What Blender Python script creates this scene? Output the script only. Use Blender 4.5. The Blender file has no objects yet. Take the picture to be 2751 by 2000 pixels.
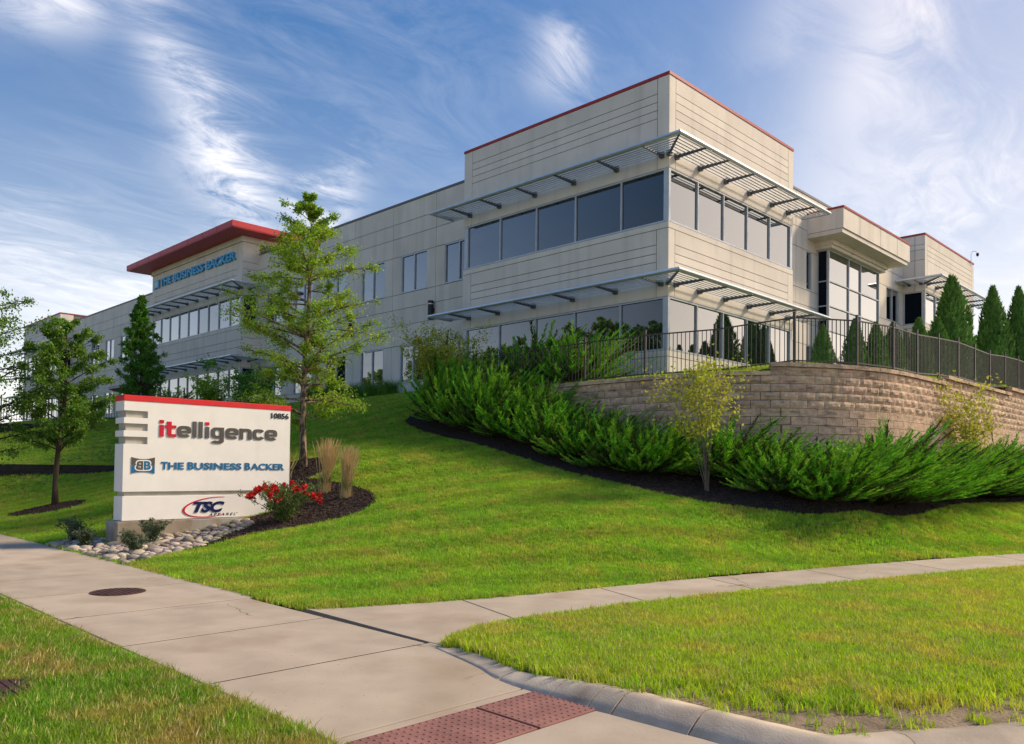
import bpy, bmesh, math, random
import numpy as np
from mathutils import Vector, Matrix, geometry, noise
R = math.radians
random.seed(7)
sc = bpy.context.scene
C = sc.collection

# ------------------------------------------------------------------ camera
YAW, PITCH, ROLL = -0.779911, 0.0245106, 0.0121205
fw = Vector((math.sin(YAW)*math.cos(PITCH), math.cos(YAW)*math.cos(PITCH), math.sin(PITCH)))
r0 = Vector((math.cos(YAW), -math.sin(YAW), 0)); u0 = r0.cross(fw)
rt = math.cos(ROLL)*r0 + math.sin(ROLL)*u0
up = -math.sin(ROLL)*r0 + math.cos(ROLL)*u0
cam = bpy.data.cameras.new('camera'); camo = bpy.data.objects.new('camera', cam); C.objects.link(camo)
camo.matrix_world = Matrix(((rt.x, up.x, -fw.x, 0), (rt.y, up.y, -fw.y, 0), (rt.z, up.z, -fw.z, 0), (0, 0, 0, 1)))
cam.sensor_width = 36; cam.lens = 2172.73/2751*36
cam.shift_x = 0.0006; cam.shift_y = 0.0740
cam.clip_start = 0.1; cam.clip_end = 6000
sc.camera = camo

# ------------------------------------------------------------------ light
SUN_AZ, SUN_EL = 29.0, 38.0            # degrees from +Y towards +X, above the horizon
sunv = Vector((math.sin(R(SUN_AZ))*math.cos(R(SUN_EL)), math.cos(R(SUN_AZ))*math.cos(R(SUN_EL)), math.sin(R(SUN_EL))))
sl = bpy.data.lights.new('sun', 'SUN'); sl.energy = 1.12; sl.angle = R(11); sl.color = (1.0, 0.83, 0.60)
so = bpy.data.objects.new('sun', sl); C.objects.link(so)
so.rotation_euler = sunv.to_track_quat('Z', 'Y').to_euler(); so.location = (30, 60, 30)
sc.view_settings.view_transform = 'Standard'; sc.view_settings.look = 'None'
sc.view_settings.exposure = 2.05; sc.view_settings.gamma = 1.0
sc.cycles.max_bounces = 8; sc.cycles.diffuse_bounces = 4; sc.cycles.glossy_bounces = 3; sc.cycles.transmission_bounces = 3

world = bpy.data.worlds.new('World'); sc.world = world; world.use_nodes = True
def build_sky():
    nt = world.node_tree; nt.nodes.clear(); N = nt.nodes.new; L = nt.links.new
    def math_(op, a, b=None, clamp=False):
        n = N('ShaderNodeMath'); n.operation = op; n.use_clamp = clamp
        for i, v in enumerate((a, b)):
            if v is None: continue
            if isinstance(v, (int, float)): n.inputs[i].default_value = v
            else: L(v, n.inputs[i])
        return n.outputs[0]
    def vec(op, a, b):
        n = N('ShaderNodeVectorMath'); n.operation = op; L(a, n.inputs[0])
        if isinstance(b, (tuple, Vector)): n.inputs[1].default_value = b
        else: L(b, n.inputs[1])
        return n
    sky = N('ShaderNodeTexSky'); sky.sky_type = 'NISHITA'; sky.sun_disc = False
    sky.sun_elevation = R(SUN_EL); sky.sun_rotation = R(SUN_AZ)
    sky.altitude = 200; sky.air_density = 1.1; sky.dust_density = 0.6; sky.ozone_density = 2.5
    tc = N('ShaderNodeTexCoord'); D = vec('NORMALIZE', tc.outputs['Generated'], (0, 0, 0)).outputs[0]
    sep = N('ShaderNodeSeparateXYZ'); L(D, sep.inputs[0])
    # wispy cirrus on a high flat layer
    zc = math_('MAXIMUM', sep.outputs[2], 0.0); zc = math_('ADD', zc, 0.10)
    cx = math_('DIVIDE', sep.outputs[0], zc); cy = math_('DIVIDE', sep.outputs[1], zc)
    cmb = N('ShaderNodeCombineXYZ'); L(cx, cmb.inputs[0]); L(cy, cmb.inputs[1])
    mp = N('ShaderNodeMapping'); L(cmb.outputs[0], mp.inputs[0]); mp.inputs['Rotation'].default_value = (0, 0, R(38)); mp.inputs['Scale'].default_value = (2.0, 0.95, 1)
    n1 = N('ShaderNodeTexNoise'); n1.inputs['Scale'].default_value = 2.9; n1.inputs['Detail'].default_value = 14; n1.inputs['Roughness'].default_value = 0.66; n1.inputs['Distortion'].default_value = 1.1
    L(mp.outputs[0], n1.inputs['Vector'])
    n2 = N('ShaderNodeTexNoise'); n2.inputs['Scale'].default_value = 0.7; n2.inputs['Detail'].default_value = 3; L(cmb.outputs[0], n2.inputs['Vector'])
    wisp = N('ShaderNodeMapRange'); wisp.inputs[1].default_value = 0.42; wisp.inputs[2].default_value = 0.85; L(n1.outputs[0], wisp.inputs[0])
    thin = N('ShaderNodeMapRange'); thin.inputs[1].default_value = 0.45; thin.inputs[2].default_value = 0.80; thin.inputs[4].default_value = 0.24; L(n2.outputs[0], thin.inputs[0])
    tot = math_('MULTIPLY', wisp.outputs[0], thin.outputs[0])
    def bank(p0, p1, width, gain, soft=False):
        # a cloud bank between two directions (given as pixel-free unit vectors), feathered across
        nonlocal tot
        a = Vector(p0).normalized(); b = Vector(p1).normalized(); m = (a+b).normalized()
        t = (b-a); t = (t - m*t.dot(m)); half = t.length/2; t.normalize(); s = m.cross(t)
        wob = math_('MULTIPLY', math_('SUBTRACT', n1.outputs[0], 0.5), width*1.6)
        A = math_('DIVIDE', math_('ADD', vec('DOT_PRODUCT', D, t).outputs['Value'], wob), half*1.15)
        B = math_('DIVIDE', math_('ADD', vec('DOT_PRODUCT', D, s).outputs['Value'], wob), width)
        e = math_('ADD', math_('POWER', math_('ABSOLUTE', A), 3.0), math_('MULTIPLY', B, B))
        g = math_('POWER', 2.718, math_('MULTIPLY', e, -1.0))
        front = math_('GREATER_THAN', vec('DOT_PRODUCT', D, m).outputs['Value'], 0.2)
        g = math_('MULTIPLY', g, front)
        w = N('ShaderNodeMapRange'); w.inputs[1].default_value = 0.34 if not soft else 0.15; w.inputs[2].default_value = 0.74 if not soft else 0.9; L(n1.outputs[0], w.inputs[0])
        tot = math_('ADD', tot, math_('MULTIPLY', math_('MULTIPLY', g, w.outputs[0]), gain))
    for args in SKY_BANKS: bank(*args)
    # milky veil towards the horizon
    hz = math_('POWER', 2.718, math_('MULTIPLY', math_('ABSOLUTE', sep.outputs[2]), -6.5))
    hz = math_('MULTIPLY', hz, 0.90)
    tot = math_('ADD', tot, hz)
    aur = math_('POWER', math_('MAXIMUM', vec('DOT_PRODUCT', D, sunv).outputs['Value'], 0.0), 5.0)
    aur = math_('MULTIPLY', aur, math_('POWER', 2.718, math_('MULTIPLY', math_('ABSOLUTE', sep.outputs[2]), -2.4)))
    tot = math_('ADD', tot, math_('MULTIPLY', aur, 1.25))
    tot = math_('MINIMUM', tot, 0.94)
    # cloud light: white, warmer towards the sun
    glow = math_('POWER', math_('MAXIMUM', vec('DOT_PRODUCT', D, sunv).outputs['Value'], 0.0), 3.0)
    warm = N('ShaderNodeMix'); warm.data_type = 'RGBA'; L(glow, warm.inputs[0])
    warm.inputs[6].default_value = (2.55, 2.42, 2.36, 1); warm.inputs[7].default_value = (4.1, 3.3, 2.45, 1)
    hs = N('ShaderNodeHueSaturation'); hs.inputs['Saturation'].default_value = 2.1; hs.inputs['Value'].default_value = 0.385; hs.inputs['Hue'].default_value = 0.512; 
    gm = N('ShaderNodeGamma'); gm.inputs[1].default_value = 0.55; L(sky.outputs[0], gm.inputs[0]); L(gm.outputs[0], hs.inputs['Color'])
    mx = N('ShaderNodeMix'); mx.data_type = 'RGBA'; L(tot, mx.inputs[0]); L(hs.outputs[0], mx.inputs[6]); L(warm.outputs[2], mx.inputs[7])
    bg = N('ShaderNodeBackground'); bg.inputs[1].default_value = 0.15; L(mx.outputs[2], bg.inputs[0])
    out = N('ShaderNodeOutputWorld'); L(bg.outputs[0], out.inputs[0])
def dirv(az, el):                        # az: degrees right of the view axis; el: degrees above horizon
    h = math.atan2(fw.x, fw.y) + R(az)
    return (math.sin(h)*math.cos(R(el)), math.cos(h)*math.cos(R(el)), math.sin(R(el)))
SKY_BANKS = [
    (dirv(-25.5, 27.5), dirv(-19, 18.0), 0.030, 0.62), (dirv(-22, 21.0), dirv(-16.5, 15.0), 0.045, 0.48),
    (dirv(-31, 28.5), dirv(-28, 25.5), 0.030, 0.66), (dirv(-34, 26.0), dirv(-30, 25.6), 0.022, 0.6),
    (dirv(3.5, 29.0), dirv(2.5, 25.0), 0.032, 0.55), (dirv(-15, 17.0), dirv(-12, 15.5), 0.06, 0.6),
    (dirv(30, 33.0), dirv(22, 23.0), 0.05, 0.42, True), (dirv(25, 33.0), dirv(17, 27.0), 0.04, 0.28, True),
    (dirv(30, 20.0), dirv(18, 16.0), 0.10, 0.34, True), (dirv(-34, 12.0), dirv(-20, 8.0), 0.06, 0.5, True),
]
build_sky()

# ------------------------------------------------------------------ helpers
def link_props(o, label=None, cat=None, group=None, kind=None):
    for k, v in (('label', label), ('category', cat), ('group', group), ('kind', kind)):
        if v: o[k] = v
    return o
def thing(name, label, cat, loc=(0, 0, 0), group=None, rotz=0):
    o = bpy.data.objects.new(name, None); C.objects.link(o); o.location = loc; o.rotation_euler = (0, 0, rotz)
    o.empty_display_size = 0.2
    return link_props(o, label, cat, group)
def root_offset(p):
    v = Vector((0, 0, 0))
    while p is not None: v += p.location; p = p.parent
    return v
def mkobj(name, me, parent=None, mat=None, rel=False):
    o = bpy.data.objects.new(name, me); C.objects.link(o)
    if mat is not None and len(me.materials) == 0: me.materials.append(mat)
    if parent is not None:
        o.parent = parent
        if not rel: o.location = -root_offset(parent)
    return o
class MB:
    def __init__(s): s.v = []; s.f = []; s.m = []
    def poly(s, pts, mi=0):
        n = len(s.v); s.v += [tuple(p) for p in pts]; s.f.append(tuple(range(n, n+len(pts)))); s.m.append(mi); return s
    def box(s, x0, y0, z0, x1, y1, z1, mi=0):
        x0, x1 = min(x0, x1), max(x0, x1); y0, y1 = min(y0, y1), max(y0, y1); z0, z1 = min(z0, z1), max(z0, z1)
        n = len(s.v)
        s.v += [(x0,y0,z0),(x1,y0,z0),(x1,y1,z0),(x0,y1,z0),(x0,y0,z1),(x1,y0,z1),(x1,y1,z1),(x0,y1,z1)]
        for q in ((0,3,2,1),(4,5,6,7),(0,1,5,4),(1,2,6,5),(2,3,7,6),(3,0,4,7)): s.f.append(tuple(n+i for i in q)); s.m.append(mi)
        return s
    def prism(s, pts, vec_, mi=0):         # closed polygon (3-D, planar, CCW seen from +vec) extruded along vec
        n = len(s.v); k = len(pts); vec_ = Vector(vec_)
        s.v += [tuple(p) for p in pts] + [tuple(Vector(p)+vec_) for p in pts]
        s.f.append(tuple(n+i for i in reversed(range(k)))); s.f.append(tuple(n+k+i for i in range(k))); s.m += [mi, mi]
        for i in range(k): j = (i+1) % k; s.f.append((n+i, n+j, n+k+j, n+k+i)); s.m.append(mi)
        return s
    def tube(s, pts, rad, n=6, cap=True, mi=0):
        pts = [Vector(p) for p in pts]; k = len(pts); b = len(s.v)
        rad = rad if isinstance(rad, (list, tuple)) else [rad]*k
        for i, p in enumerate(pts):
            t = (pts[min(i+1, k-1)] - pts[max(i-1, 0)])
            t = t.normalized() if t.length > 1e-9 else Vector((0, 0, 1))
            a = t.cross(Vector((0, 0, 1)) if abs(t.z) < .9 else Vector((1, 0, 0))).normalized(); c = t.cross(a)
            for j in range(n):
                an = 2*math.pi*j/n; s.v.append(tuple(p + (a*math.cos(an)+c*math.sin(an))*rad[i]))
        for i in range(k-1):
            for j in range(n):
                q = (j+1) % n; s.f.append((b+i*n+j, b+i*n+q, b+(i+1)*n+q, b+(i+1)*n+j)); s.m.append(mi)
        if cap:
            s.f.append(tuple(b+j for j in reversed(range(n)))); s.f.append(tuple(b+(k-1)*n+j for j in range(n))); s.m += [mi, mi]
        return s
    def mesh(s, name, mats=None, smooth=False):
        me = bpy.data.meshes.new(name); me.from_pydata(s.v, [], s.f)
        if mats:
            for m in (mats if isinstance(mats, (list, tuple)) else [mats]): me.materials.append(m)
            if isinstance(mats, (list, tuple)) and len(mats) > 1: me.polygons.foreach_set('material_index', s.m)
        if smooth: me.polygons.foreach_set('use_smooth', [True]*len(me.polygons))
        me.update(); return me
    def obj(s, name, mat, parent=None, smooth=False, bevel=0, rel=False):
        o = mkobj(name, s.mesh(name, mat, smooth), parent, rel=rel)
        if bevel:
            b = o.modifiers.new('bevel', 'BEVEL'); b.width = bevel; b.segments = 2; b.limit_method = 'ANGLE'
        return o
def quads_mesh(name, V, mat, k=4, mats_idx=None):       # V: (N,k,3) array -> N polygons
    V = np.asarray(V, np.float32); n = V.shape[0]
    me = bpy.data.meshes.new(name)
    me.vertices.add(n*k); me.vertices.foreach_set('co', V.reshape(-1))
    me.loops.add(n*k); me.loops.foreach_set('vertex_index', np.arange(n*k, dtype=np.int32))
    me.polygons.add(n); me.polygons.foreach_set('loop_start', np.arange(0, n*k, k, dtype=np.int32))
    me.polygons.foreach_set('loop_total', np.full(n, k, np.int32))
    for m in (mat if isinstance(mat, (list, tuple)) else [mat]): me.materials.append(m)
    if mats_idx is not None: me.polygons.foreach_set('material_index', np.asarray(mats_idx, np.int32))
    me.update(calc_edges=True); return me
def dup(root, loc, rotz=0, scale=1, label=None, group=None):
    def cp(o, par):
        c = o.copy(); C.objects.link(c)
        if par is not None: c.parent = par
        for ch in [k for k in o.children]: cp(ch, c)
        return c
    r = cp(root, None); r.location = loc; r.rotation_euler = (0, 0, rotz)
    r.scale = scale if isinstance(scale, (tuple, list)) else (scale,)*3
    if label: r['label'] = label
    if group: r['group'] = group
    return r

# ------------------------------------------------------------------ materials
def mat(name, c1, c2=None, scale=4.0, rough=0.8, bump=0.0, bscale=60.0, spec=0.3, metal=0.0, isl=0.0, objrand=0.0,
        trans=0.0, detail=5.0, coord='Object', stain=None, stretch=None, contrast=(0.35, 0.65), bdist=0.01, tcol=None):
    m = bpy.data.materials.new(name); m.use_nodes = True; nt = m.node_tree; N = nt.nodes.new; L = nt.links.new
    b = nt.nodes['Principled BSDF']; out = nt.nodes['Material Output']
    b.inputs['Roughness'].default_value = rough; b.inputs['Specular IOR Level'].default_value = spec; b.inputs['Metallic'].default_value = metal
    if coord == 'World':
        g = N('ShaderNodeNewGeometry'); src = g.outputs['Position']
    else:
        g = N('ShaderNodeTexCoord'); src = g.outputs[coord]
    if stretch:
        mp = N('ShaderNodeMapping'); mp.inputs['Scale'].default_value = stretch; L(src, mp.inputs[0]); src = mp.outputs[0]
    c2 = c2 or tuple(x*0.8 for x in c1)
    nz = N('ShaderNodeTexNoise'); nz.inputs['Scale'].default_value = scale; nz.inputs['Detail'].default_value = detail; L(src, nz.inputs['Vector'])
    mr = N('ShaderNodeMapRange'); mr.inputs[1].default_value = contrast[0]; mr.inputs[2].default_value = contrast[1]; L(nz.outputs[0], mr.inputs[0])
    mx = N('ShaderNodeMix'); mx.data_type = 'RGBA'; L(mr.outputs[0], mx.inputs[0])
    mx.inputs[6].default_value = (*c1, 1); mx.inputs[7].default_value = (*c2, 1); col = mx.outputs[2]
    if stain:                            # (colour, scale, lo, hi, amount, stretch)
        sc_, ss, lo, hi, am, st = stain
        mp = N('ShaderNodeMapping'); mp.inputs['Scale'].default_value = st; L(g.outputs['Position'] if coord == 'World' else g.outputs[coord], mp.inputs[0])
        n2 = N('ShaderNodeTexNoise'); n2.inputs['Scale'].default_value = ss; n2.inputs['Detail'].default_value = 4; L(mp.outputs[0], n2.inputs['Vector'])
        r2 = N('ShaderNodeMapRange'); r2.inputs[1].default_value = lo; r2.inputs[2].default_value = hi; r2.inputs[4].default_value = am; L(n2.outputs[0], r2.inputs[0])
        m2 = N('ShaderNodeMix'); m2.data_type = 'RGBA'; L(r2.outputs[0], m2.inputs[0]); L(col, m2.inputs[6]); m2.inputs[7].default_value = (*sc_, 1); col = m2.outputs[2]
    if isl or objrand:
        rnd = N('ShaderNodeNewGeometry').outputs['Random Per Island'] if isl else N('ShaderNodeObjectInfo').outputs['Random']
        am = isl or objrand
        r3 = N('ShaderNodeMapRange'); r3.inputs[3].default_value = 1-am; r3.inputs[4].default_value = 1+am; L(rnd, r3.inputs[0])
        hs = N('ShaderNodeHueSaturation'); L(col, hs.inputs['Color']); L(r3.outputs[0], hs.inputs['Value']); col = hs.outputs[0]
        r4 = N('ShaderNodeMapRange'); r4.inputs[3].default_value = 0.5-am*0.05; r4.inputs[4].default_value = 0.5+am*0.05
        mm = N('ShaderNodeMath'); mm.operation = 'MULTIPLY'; mm.inputs[1].default_value = 7.31; L(rnd, mm.inputs[0])
        fr = N('ShaderNodeMath'); fr.operation = 'FRACT'; L(mm.outputs[0], fr.inputs[0]); L(fr.outputs[0], r4.inputs[0]); L(r4.outputs[0], hs.inputs['Hue'])
    L(col, b.inputs['Base Color'])
    if bump:
        nb = N('ShaderNodeTexNoise'); nb.inputs['Scale'].default_value = bscale; nb.inputs['Detail'].default_value = 6; L(src, nb.inputs['Vector'])
        bp = N('ShaderNodeBump'); bp.inputs['Strength'].default_value = bump; bp.inputs['Distance'].default_value = bdist; L(nb.outputs[0], bp.inputs['Height']); L(bp.outputs[0], b.inputs['Normal'])
    if trans:
        t = N('ShaderNodeBsdfTranslucent'); ms = N('ShaderNodeMixShader'); ms.inputs[0].default_value = trans
        if tcol:
            tm = N('ShaderNodeMix'); tm.data_type = 'RGBA'; tm.blend_type = 'MULTIPLY'; tm.inputs[0].default_value = 1; L(col, tm.inputs[6]); tm.inputs[7].default_value = (*tcol, 1); L(tm.outputs[2], t.inputs[0])
        else: L(col, t.inputs[0])
        L(b.outputs[0], ms.inputs[1]); L(t.outputs[0], ms.inputs[2]); L(ms.outputs[0], out.inputs[0])
    return m
def glass(name, refl, tint, body):
    m = bpy.data.materials.new(name); m.use_nodes = True; nt = m.node_tree; N = nt.nodes.new; L = nt.links.new
    nt.nodes.remove(nt.nodes['Principled BSDF']); out = nt.nodes['Material Output']
    gl = N('ShaderNodeBsdfGlossy'); gl.inputs['Roughness'].default_value = 0.012; gl.inputs['Color'].default_value = (*tint, 1)
    df = N('ShaderNodeBsdfDiffuse'); df.inputs['Color'].default_value = (*body, 1)
    tc = N('ShaderNodeTexCoord'); nz = N('ShaderNodeTexNoise'); nz.inputs['Scale'].default_value = 0.35; L(tc.outputs['Object'], nz.inputs['Vector'])
    bp = N('ShaderNodeBump'); bp.inputs['Strength'].default_value = 0.08; bp.inputs['Distance'].default_value = 0.05; L(nz.outputs[0], bp.inputs['Height']); L(bp.outputs[0], gl.inputs['Normal'])
    fr = N('ShaderNodeLayerWeight'); fr.inputs['Blend'].default_value = 0.5
    ad = N('ShaderNodeMath'); ad.operation = 'MULTIPLY_ADD'; ad.use_clamp = True; ad.inputs[1].default_value = 1.20; ad.inputs[2].default_value = refl; L(fr.outputs['Facing'], ad.inputs[0])
    oi = N('ShaderNodeObjectInfo'); vr = N('ShaderNodeMapRange'); vr.inputs[3].default_value = 0.78; vr.inputs[4].default_value = 1.08; L(oi.outputs['Random'], vr.inputs[0])
    mv = N('ShaderNodeMath'); mv.operation = 'MULTIPLY'; mv.use_clamp = True; L(ad.outputs[0], mv.inputs[0]); L(vr.outputs[0], mv.inputs[1]); ad = mv
    ms = N('ShaderNodeMixShader'); L(ad.outputs[0], ms.inputs[0]); L(df.outputs[0], ms.inputs[1]); L(gl.outputs[0], ms.inputs[2]); L(ms.outputs[0], out.inputs[0])
    return m
M_wall = mat('precast_concrete', (0.77, 0.695, 0.605), (0.70, 0.63, 0.545), scale=0.9, rough=0.85, bump=0.15, bscale=120, coord='World', objrand=0.05,
             stain=((0.42, 0.36, 0.29), 2.4, 0.50, 0.80, 0.36, (1, 1, 0.07)))
M_core = mat('joint_sealant', (0.20, 0.185, 0.165), rough=0.9)
M_alu = mat('anodised_aluminium', (0.66, 0.70, 0.76), (0.59, 0.63, 0.69), rough=0.40, metal=0.6, spec=0.5)
M_frame = mat('window_frame_metal', (0.50, 0.53, 0.57), (0.44, 0.47, 0.51), rough=0.45, metal=0.35)
M_brk = mat('bracket_metal', (0.13, 0.14, 0.16), rough=0.5, metal=0.3)
M_glass = glass('coated_glass', -0.12, (0.80, 0.81, 0.82), (0.008, 0.012, 0.018))
M_red = mat('red_metal', (0.55, 0.03, 0.035), (0.48, 0.025, 0.03), rough=0.45, spec=0.4)
M_redcop = mat('red_coping', (0.42, 0.045, 0.04), rough=0.5)
M_grey = mat('grey_coping', (0.16, 0.165, 0.175), rough=0.5, metal=0.3)
M_black = mat('black_metal', (0.012, 0.012, 0.014), rough=0.42, spec=0.4)
M_fence = mat('bronze_fence_paint', (0.075, 0.056, 0.047), (0.055, 0.042, 0.036), rough=0.45, spec=0.4)
M_white = mat('white_stucco', (0.88, 0.84, 0.79), (0.83, 0.79, 0.745), scale=2.5, rough=0.75, bump=0.08, bscale=150,
              stain=((0.45, 0.43, 0.40), 2.0, 0.60, 0.85, 0.25, (1, 1, 0.15)))
M_notch = mat('taupe_reveal', (0.50, 0.465, 0.395), rough=0.8)
M_signred = mat('sign_red', (0.72, 0.025, 0.03), (0.66, 0.02, 0.025), rough=0.5)
M_lred = mat('letter_red', (0.62, 0.012, 0.035), rough=0.4)
M_lgrey = mat('letter_grey', (0.11, 0.095, 0.085), rough=0.45)
M_lblue = mat('letter_blue', (0.012, 0.16, 0.36), rough=0.4)
M_bblue = mat('channel_letter_blue', (0.03, 0.40, 0.78), rough=0.4)
M_navy = mat('letter_navy', (0.008, 0.015, 0.09), rough=0.4)
M_ldark = mat('letter_dark', (0.035, 0.035, 0.045), rough=0.4)
M_base = mat('stained_concrete', (0.33, 0.27, 0.20), (0.24, 0.19, 0.135), scale=3.0, rough=0.9, bump=0.3, bscale=40, stain=((0.42, 0.41, 0.39), 1.5, 0.50, 0.62, 0.8, (1, 1, 0.4)))
M_conc = mat('sidewalk_concrete', (0.52, 0.425, 0.325), (0.43, 0.350, 0.265), scale=2.2, detail=12, rough=0.9, bump=0.5, bscale=140, coord='World', objrand=0.05,
             stain=((0.30, 0.205, 0.125), 0.6, 0.54, 0.74, 0.6, (1, 1, 1)), bdist=0.004)
def add_cracks(m):
    nt = m.node_tree; N = nt.nodes.new; L = nt.links.new; b = nt.nodes['Principled BSDF']; old = b.inputs['Base Color'].links[0].from_socket
    g_ = N('ShaderNodeNewGeometry'); nz = N('ShaderNodeTexNoise'); nz.inputs['Scale'].default_value = 1.7; nz.inputs['Detail'].default_value = 6; L(g_.outputs['Position'], nz.inputs['Vector'])
    ad = N('ShaderNodeVectorMath'); ad.operation = 'MULTIPLY_ADD'; L(nz.outputs['Color'], ad.inputs[0]); ad.inputs[1].default_value = (.55, .55, .55); L(g_.outputs['Position'], ad.inputs[2])
    vo = N('ShaderNodeTexVoronoi'); vo.feature = 'DISTANCE_TO_EDGE'; vo.inputs['Scale'].default_value = 0.42; L(ad.outputs[0], vo.inputs['Vector'])
    lt = N('ShaderNodeMapRange'); lt.inputs[1].default_value = 0.0015; lt.inputs[2].default_value = 0.0045; lt.inputs[3].default_value = 1; lt.inputs[4].default_value = 0; L(vo.outputs['Distance'], lt.inputs[0])
    n2 = N('ShaderNodeTexNoise'); n2.inputs['Scale'].default_value = 0.5; L(g_.outputs['Position'], n2.inputs['Vector'])
    mk = N('ShaderNodeMapRange'); mk.inputs[1].default_value = 0.55; mk.inputs[2].default_value = 0.60; mk.inputs[4].default_value = 0.75; L(n2.outputs[0], mk.inputs[0])
    mu = N('ShaderNodeMath'); mu.operation = 'MULTIPLY'; L(lt.outputs[0], mu.inputs[0]); L(mk.outputs[0], mu.inputs[1])
    sp = N('ShaderNodeTexNoise'); sp.inputs['Scale'].default_value = 38; sp.inputs['Detail'].default_value = 3; L(g_.outputs['Position'], sp.inputs['Vector'])
    sr = N('ShaderNodeMapRange'); sr.inputs[1].default_value = 0.66; sr.inputs[2].default_value = 0.74; sr.inputs[4].default_value = 0.45; L(sp.outputs[0], sr.inputs[0])
    mxx = N('ShaderNodeMath'); mxx.operation = 'MAXIMUM'; L(mu.outputs[0], mxx.inputs[0]); L(sr.outputs[0], mxx.inputs[1])
    mx = N('ShaderNodeMix'); mx.data_type = 'RGBA'; L(mxx.outputs[0], mx.inputs[0]); L(old, mx.inputs[6]); mx.inputs[7].default_value = (0.11, 0.085, 0.062, 1); L(mx.outputs[2], b.inputs['Base Color'])
add_cracks(M_conc)
M_kerb = mat('weathered_kerb_concrete', (0.62, 0.51, 0.39), (0.40, 0.33, 0.25), scale=3.0, rough=0.95, bump=0.5, bscale=70, coord='World', bdist=0.006, objrand=0.08,
             stain=((0.16, 0.09, 0.055), 1.6, 0.58, 0.72, 0.6, (1, 1, 1)))
M_dirtj = mat('dirt_filled_joint', (0.085, 0.065, 0.048), (0.05, 0.04, 0.03), scale=20, rough=1.0, coord='World')
M_joint = mat('dark_joint', (0.035, 0.032, 0.03), rough=1.0)
M_tact = mat('brick_red_tactile', (0.33, 0.155, 0.125), (0.25, 0.115, 0.095), scale=5, rough=0.75, bump=0.15, bscale=150, coord='World')
M_iron = mat('rusty_iron', (0.105, 0.045, 0.033), (0.06, 0.03, 0.025), scale=9, rough=0.75, bump=0.2, bscale=70)
M_asph = mat('asphalt', (0.055, 0.053, 0.05), (0.045, 0.043, 0.042), scale=8, rough=0.95, bump=0.4, bscale=250)
M_block = mat('split_face_block', (0.67, 0.475, 0.325), (0.51, 0.355, 0.240), scale=7, rough=0.95, bump=0.9, bscale=26, objrand=0.16, coord='World', bdist=0.03,
              stain=((0.14, 0.105, 0.085), 3.4, 0.52, 0.68, 0.6, (.8, .8, 3.2)))
M_blockd = mat('dark_wall_block', (0.055, 0.042, 0.036), (0.035, 0.028, 0.025), scale=7, rough=0.95, bump=0.8, bscale=30, objrand=0.2, bdist=0.02)
M_mulch = mat('mulch', (0.040, 0.027, 0.021), (0.022, 0.016, 0.013), scale=18, rough=1.0, bump=1.0, bscale=45, bdist=0.03)
M_chip = mat('bark_chip', (0.075, 0.048, 0.034), (0.035, 0.025, 0.020), scale=12, rough=1.0, isl=0.5)
M_soil = mat('lawn_soil', (0.075, 0.130, 0.022), (0.060, 0.100, 0.018), scale=1.2, rough=1.0, bump=0.5, bscale=30, coord='World', bdist=0.03)
M_dirt = mat('bare_soil', (0.32, 0.235, 0.155), (0.20, 0.145, 0.095), scale=4, rough=1.0, bump=0.8, bscale=40, coord='World', bdist=0.02)
def grass_mat(name, c1, c2, c3, lanes=0.0):
    m = mat(name, c1, c2, scale=0.55, rough=0.55, spec=0.25, objrand=0.34, trans=0.42, coord='World', contrast=(0.40, 0.62), tcol=(1.35, 1.25, 0.55),
            stain=(c3, 1.6, 0.47, 0.66, 0.8, (1, 1, 1)))
    if lanes:                            # mown lanes: the blades lie one way and then the other
        nt = m.node_tree; N = nt.nodes.new; L = nt.links.new
        g_ = N('ShaderNodeNewGeometry'); mp = N('ShaderNodeMapping'); mp.inputs['Rotation'].default_value = (0, 0, R(28)); L(g_.outputs['Position'], mp.inputs[0])
        wv = N('ShaderNodeTexWave'); wv.inputs['Scale'].default_value = 0.26; wv.inputs['Distortion'].default_value = 0.5; wv.inputs['Detail'].default_value = 2; wv.inputs['Detail Scale'].default_value = 0.6; L(mp.outputs[0], wv.inputs['Vector'])
        r_ = N('ShaderNodeMapRange'); r_.inputs[1].default_value = 0.3; r_.inputs[2].default_value = 0.7; r_.inputs[3].default_value = 1-lanes; r_.inputs[4].default_value = 1+lanes; L(wv.outputs['Fac'], r_.inputs[0])
        for nd in nt.nodes:
            if nd.type == 'HUE_SAT':
                old = nd.inputs['Value'].links[0].from_socket; mu = N('ShaderNodeMath'); mu.operation = 'MULTIPLY'; L(old, mu.inputs[0]); L(r_.outputs[0], mu.inputs[1]); L(mu.outputs[0], nd.inputs['Value']); break
    return m
M_grass = grass_mat('lawn_grass', (0.240, 0.470, 0.036), (0.320, 0.500, 0.042), (0.440, 0.470, 0.085), 0.09)
M_verge = grass_mat('verge_grass', (0.320, 0.520, 0.030), (0.420, 0.560, 0.036), (0.540, 0.500, 0.100))
M_vergel = grass_mat('worn_verge_grass', (0.190, 0.370, 0.024), (0.250, 0.400, 0.030), (0.470, 0.360, 0.120))
M_dry = mat('dry_grass', (0.68, 0.50, 0.24), (0.54, 0.39, 0.17), rough=0.8, isl=0.3, trans=0.25)
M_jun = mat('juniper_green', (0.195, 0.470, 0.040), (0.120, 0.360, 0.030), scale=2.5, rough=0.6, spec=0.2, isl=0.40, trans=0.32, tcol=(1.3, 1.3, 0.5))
M_junt = mat('juniper_young_tips', (0.310, 0.540, 0.045), (0.240, 0.470, 0.036), scale=3, rough=0.6, spec=0.2, isl=0.3, trans=0.25)
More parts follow.
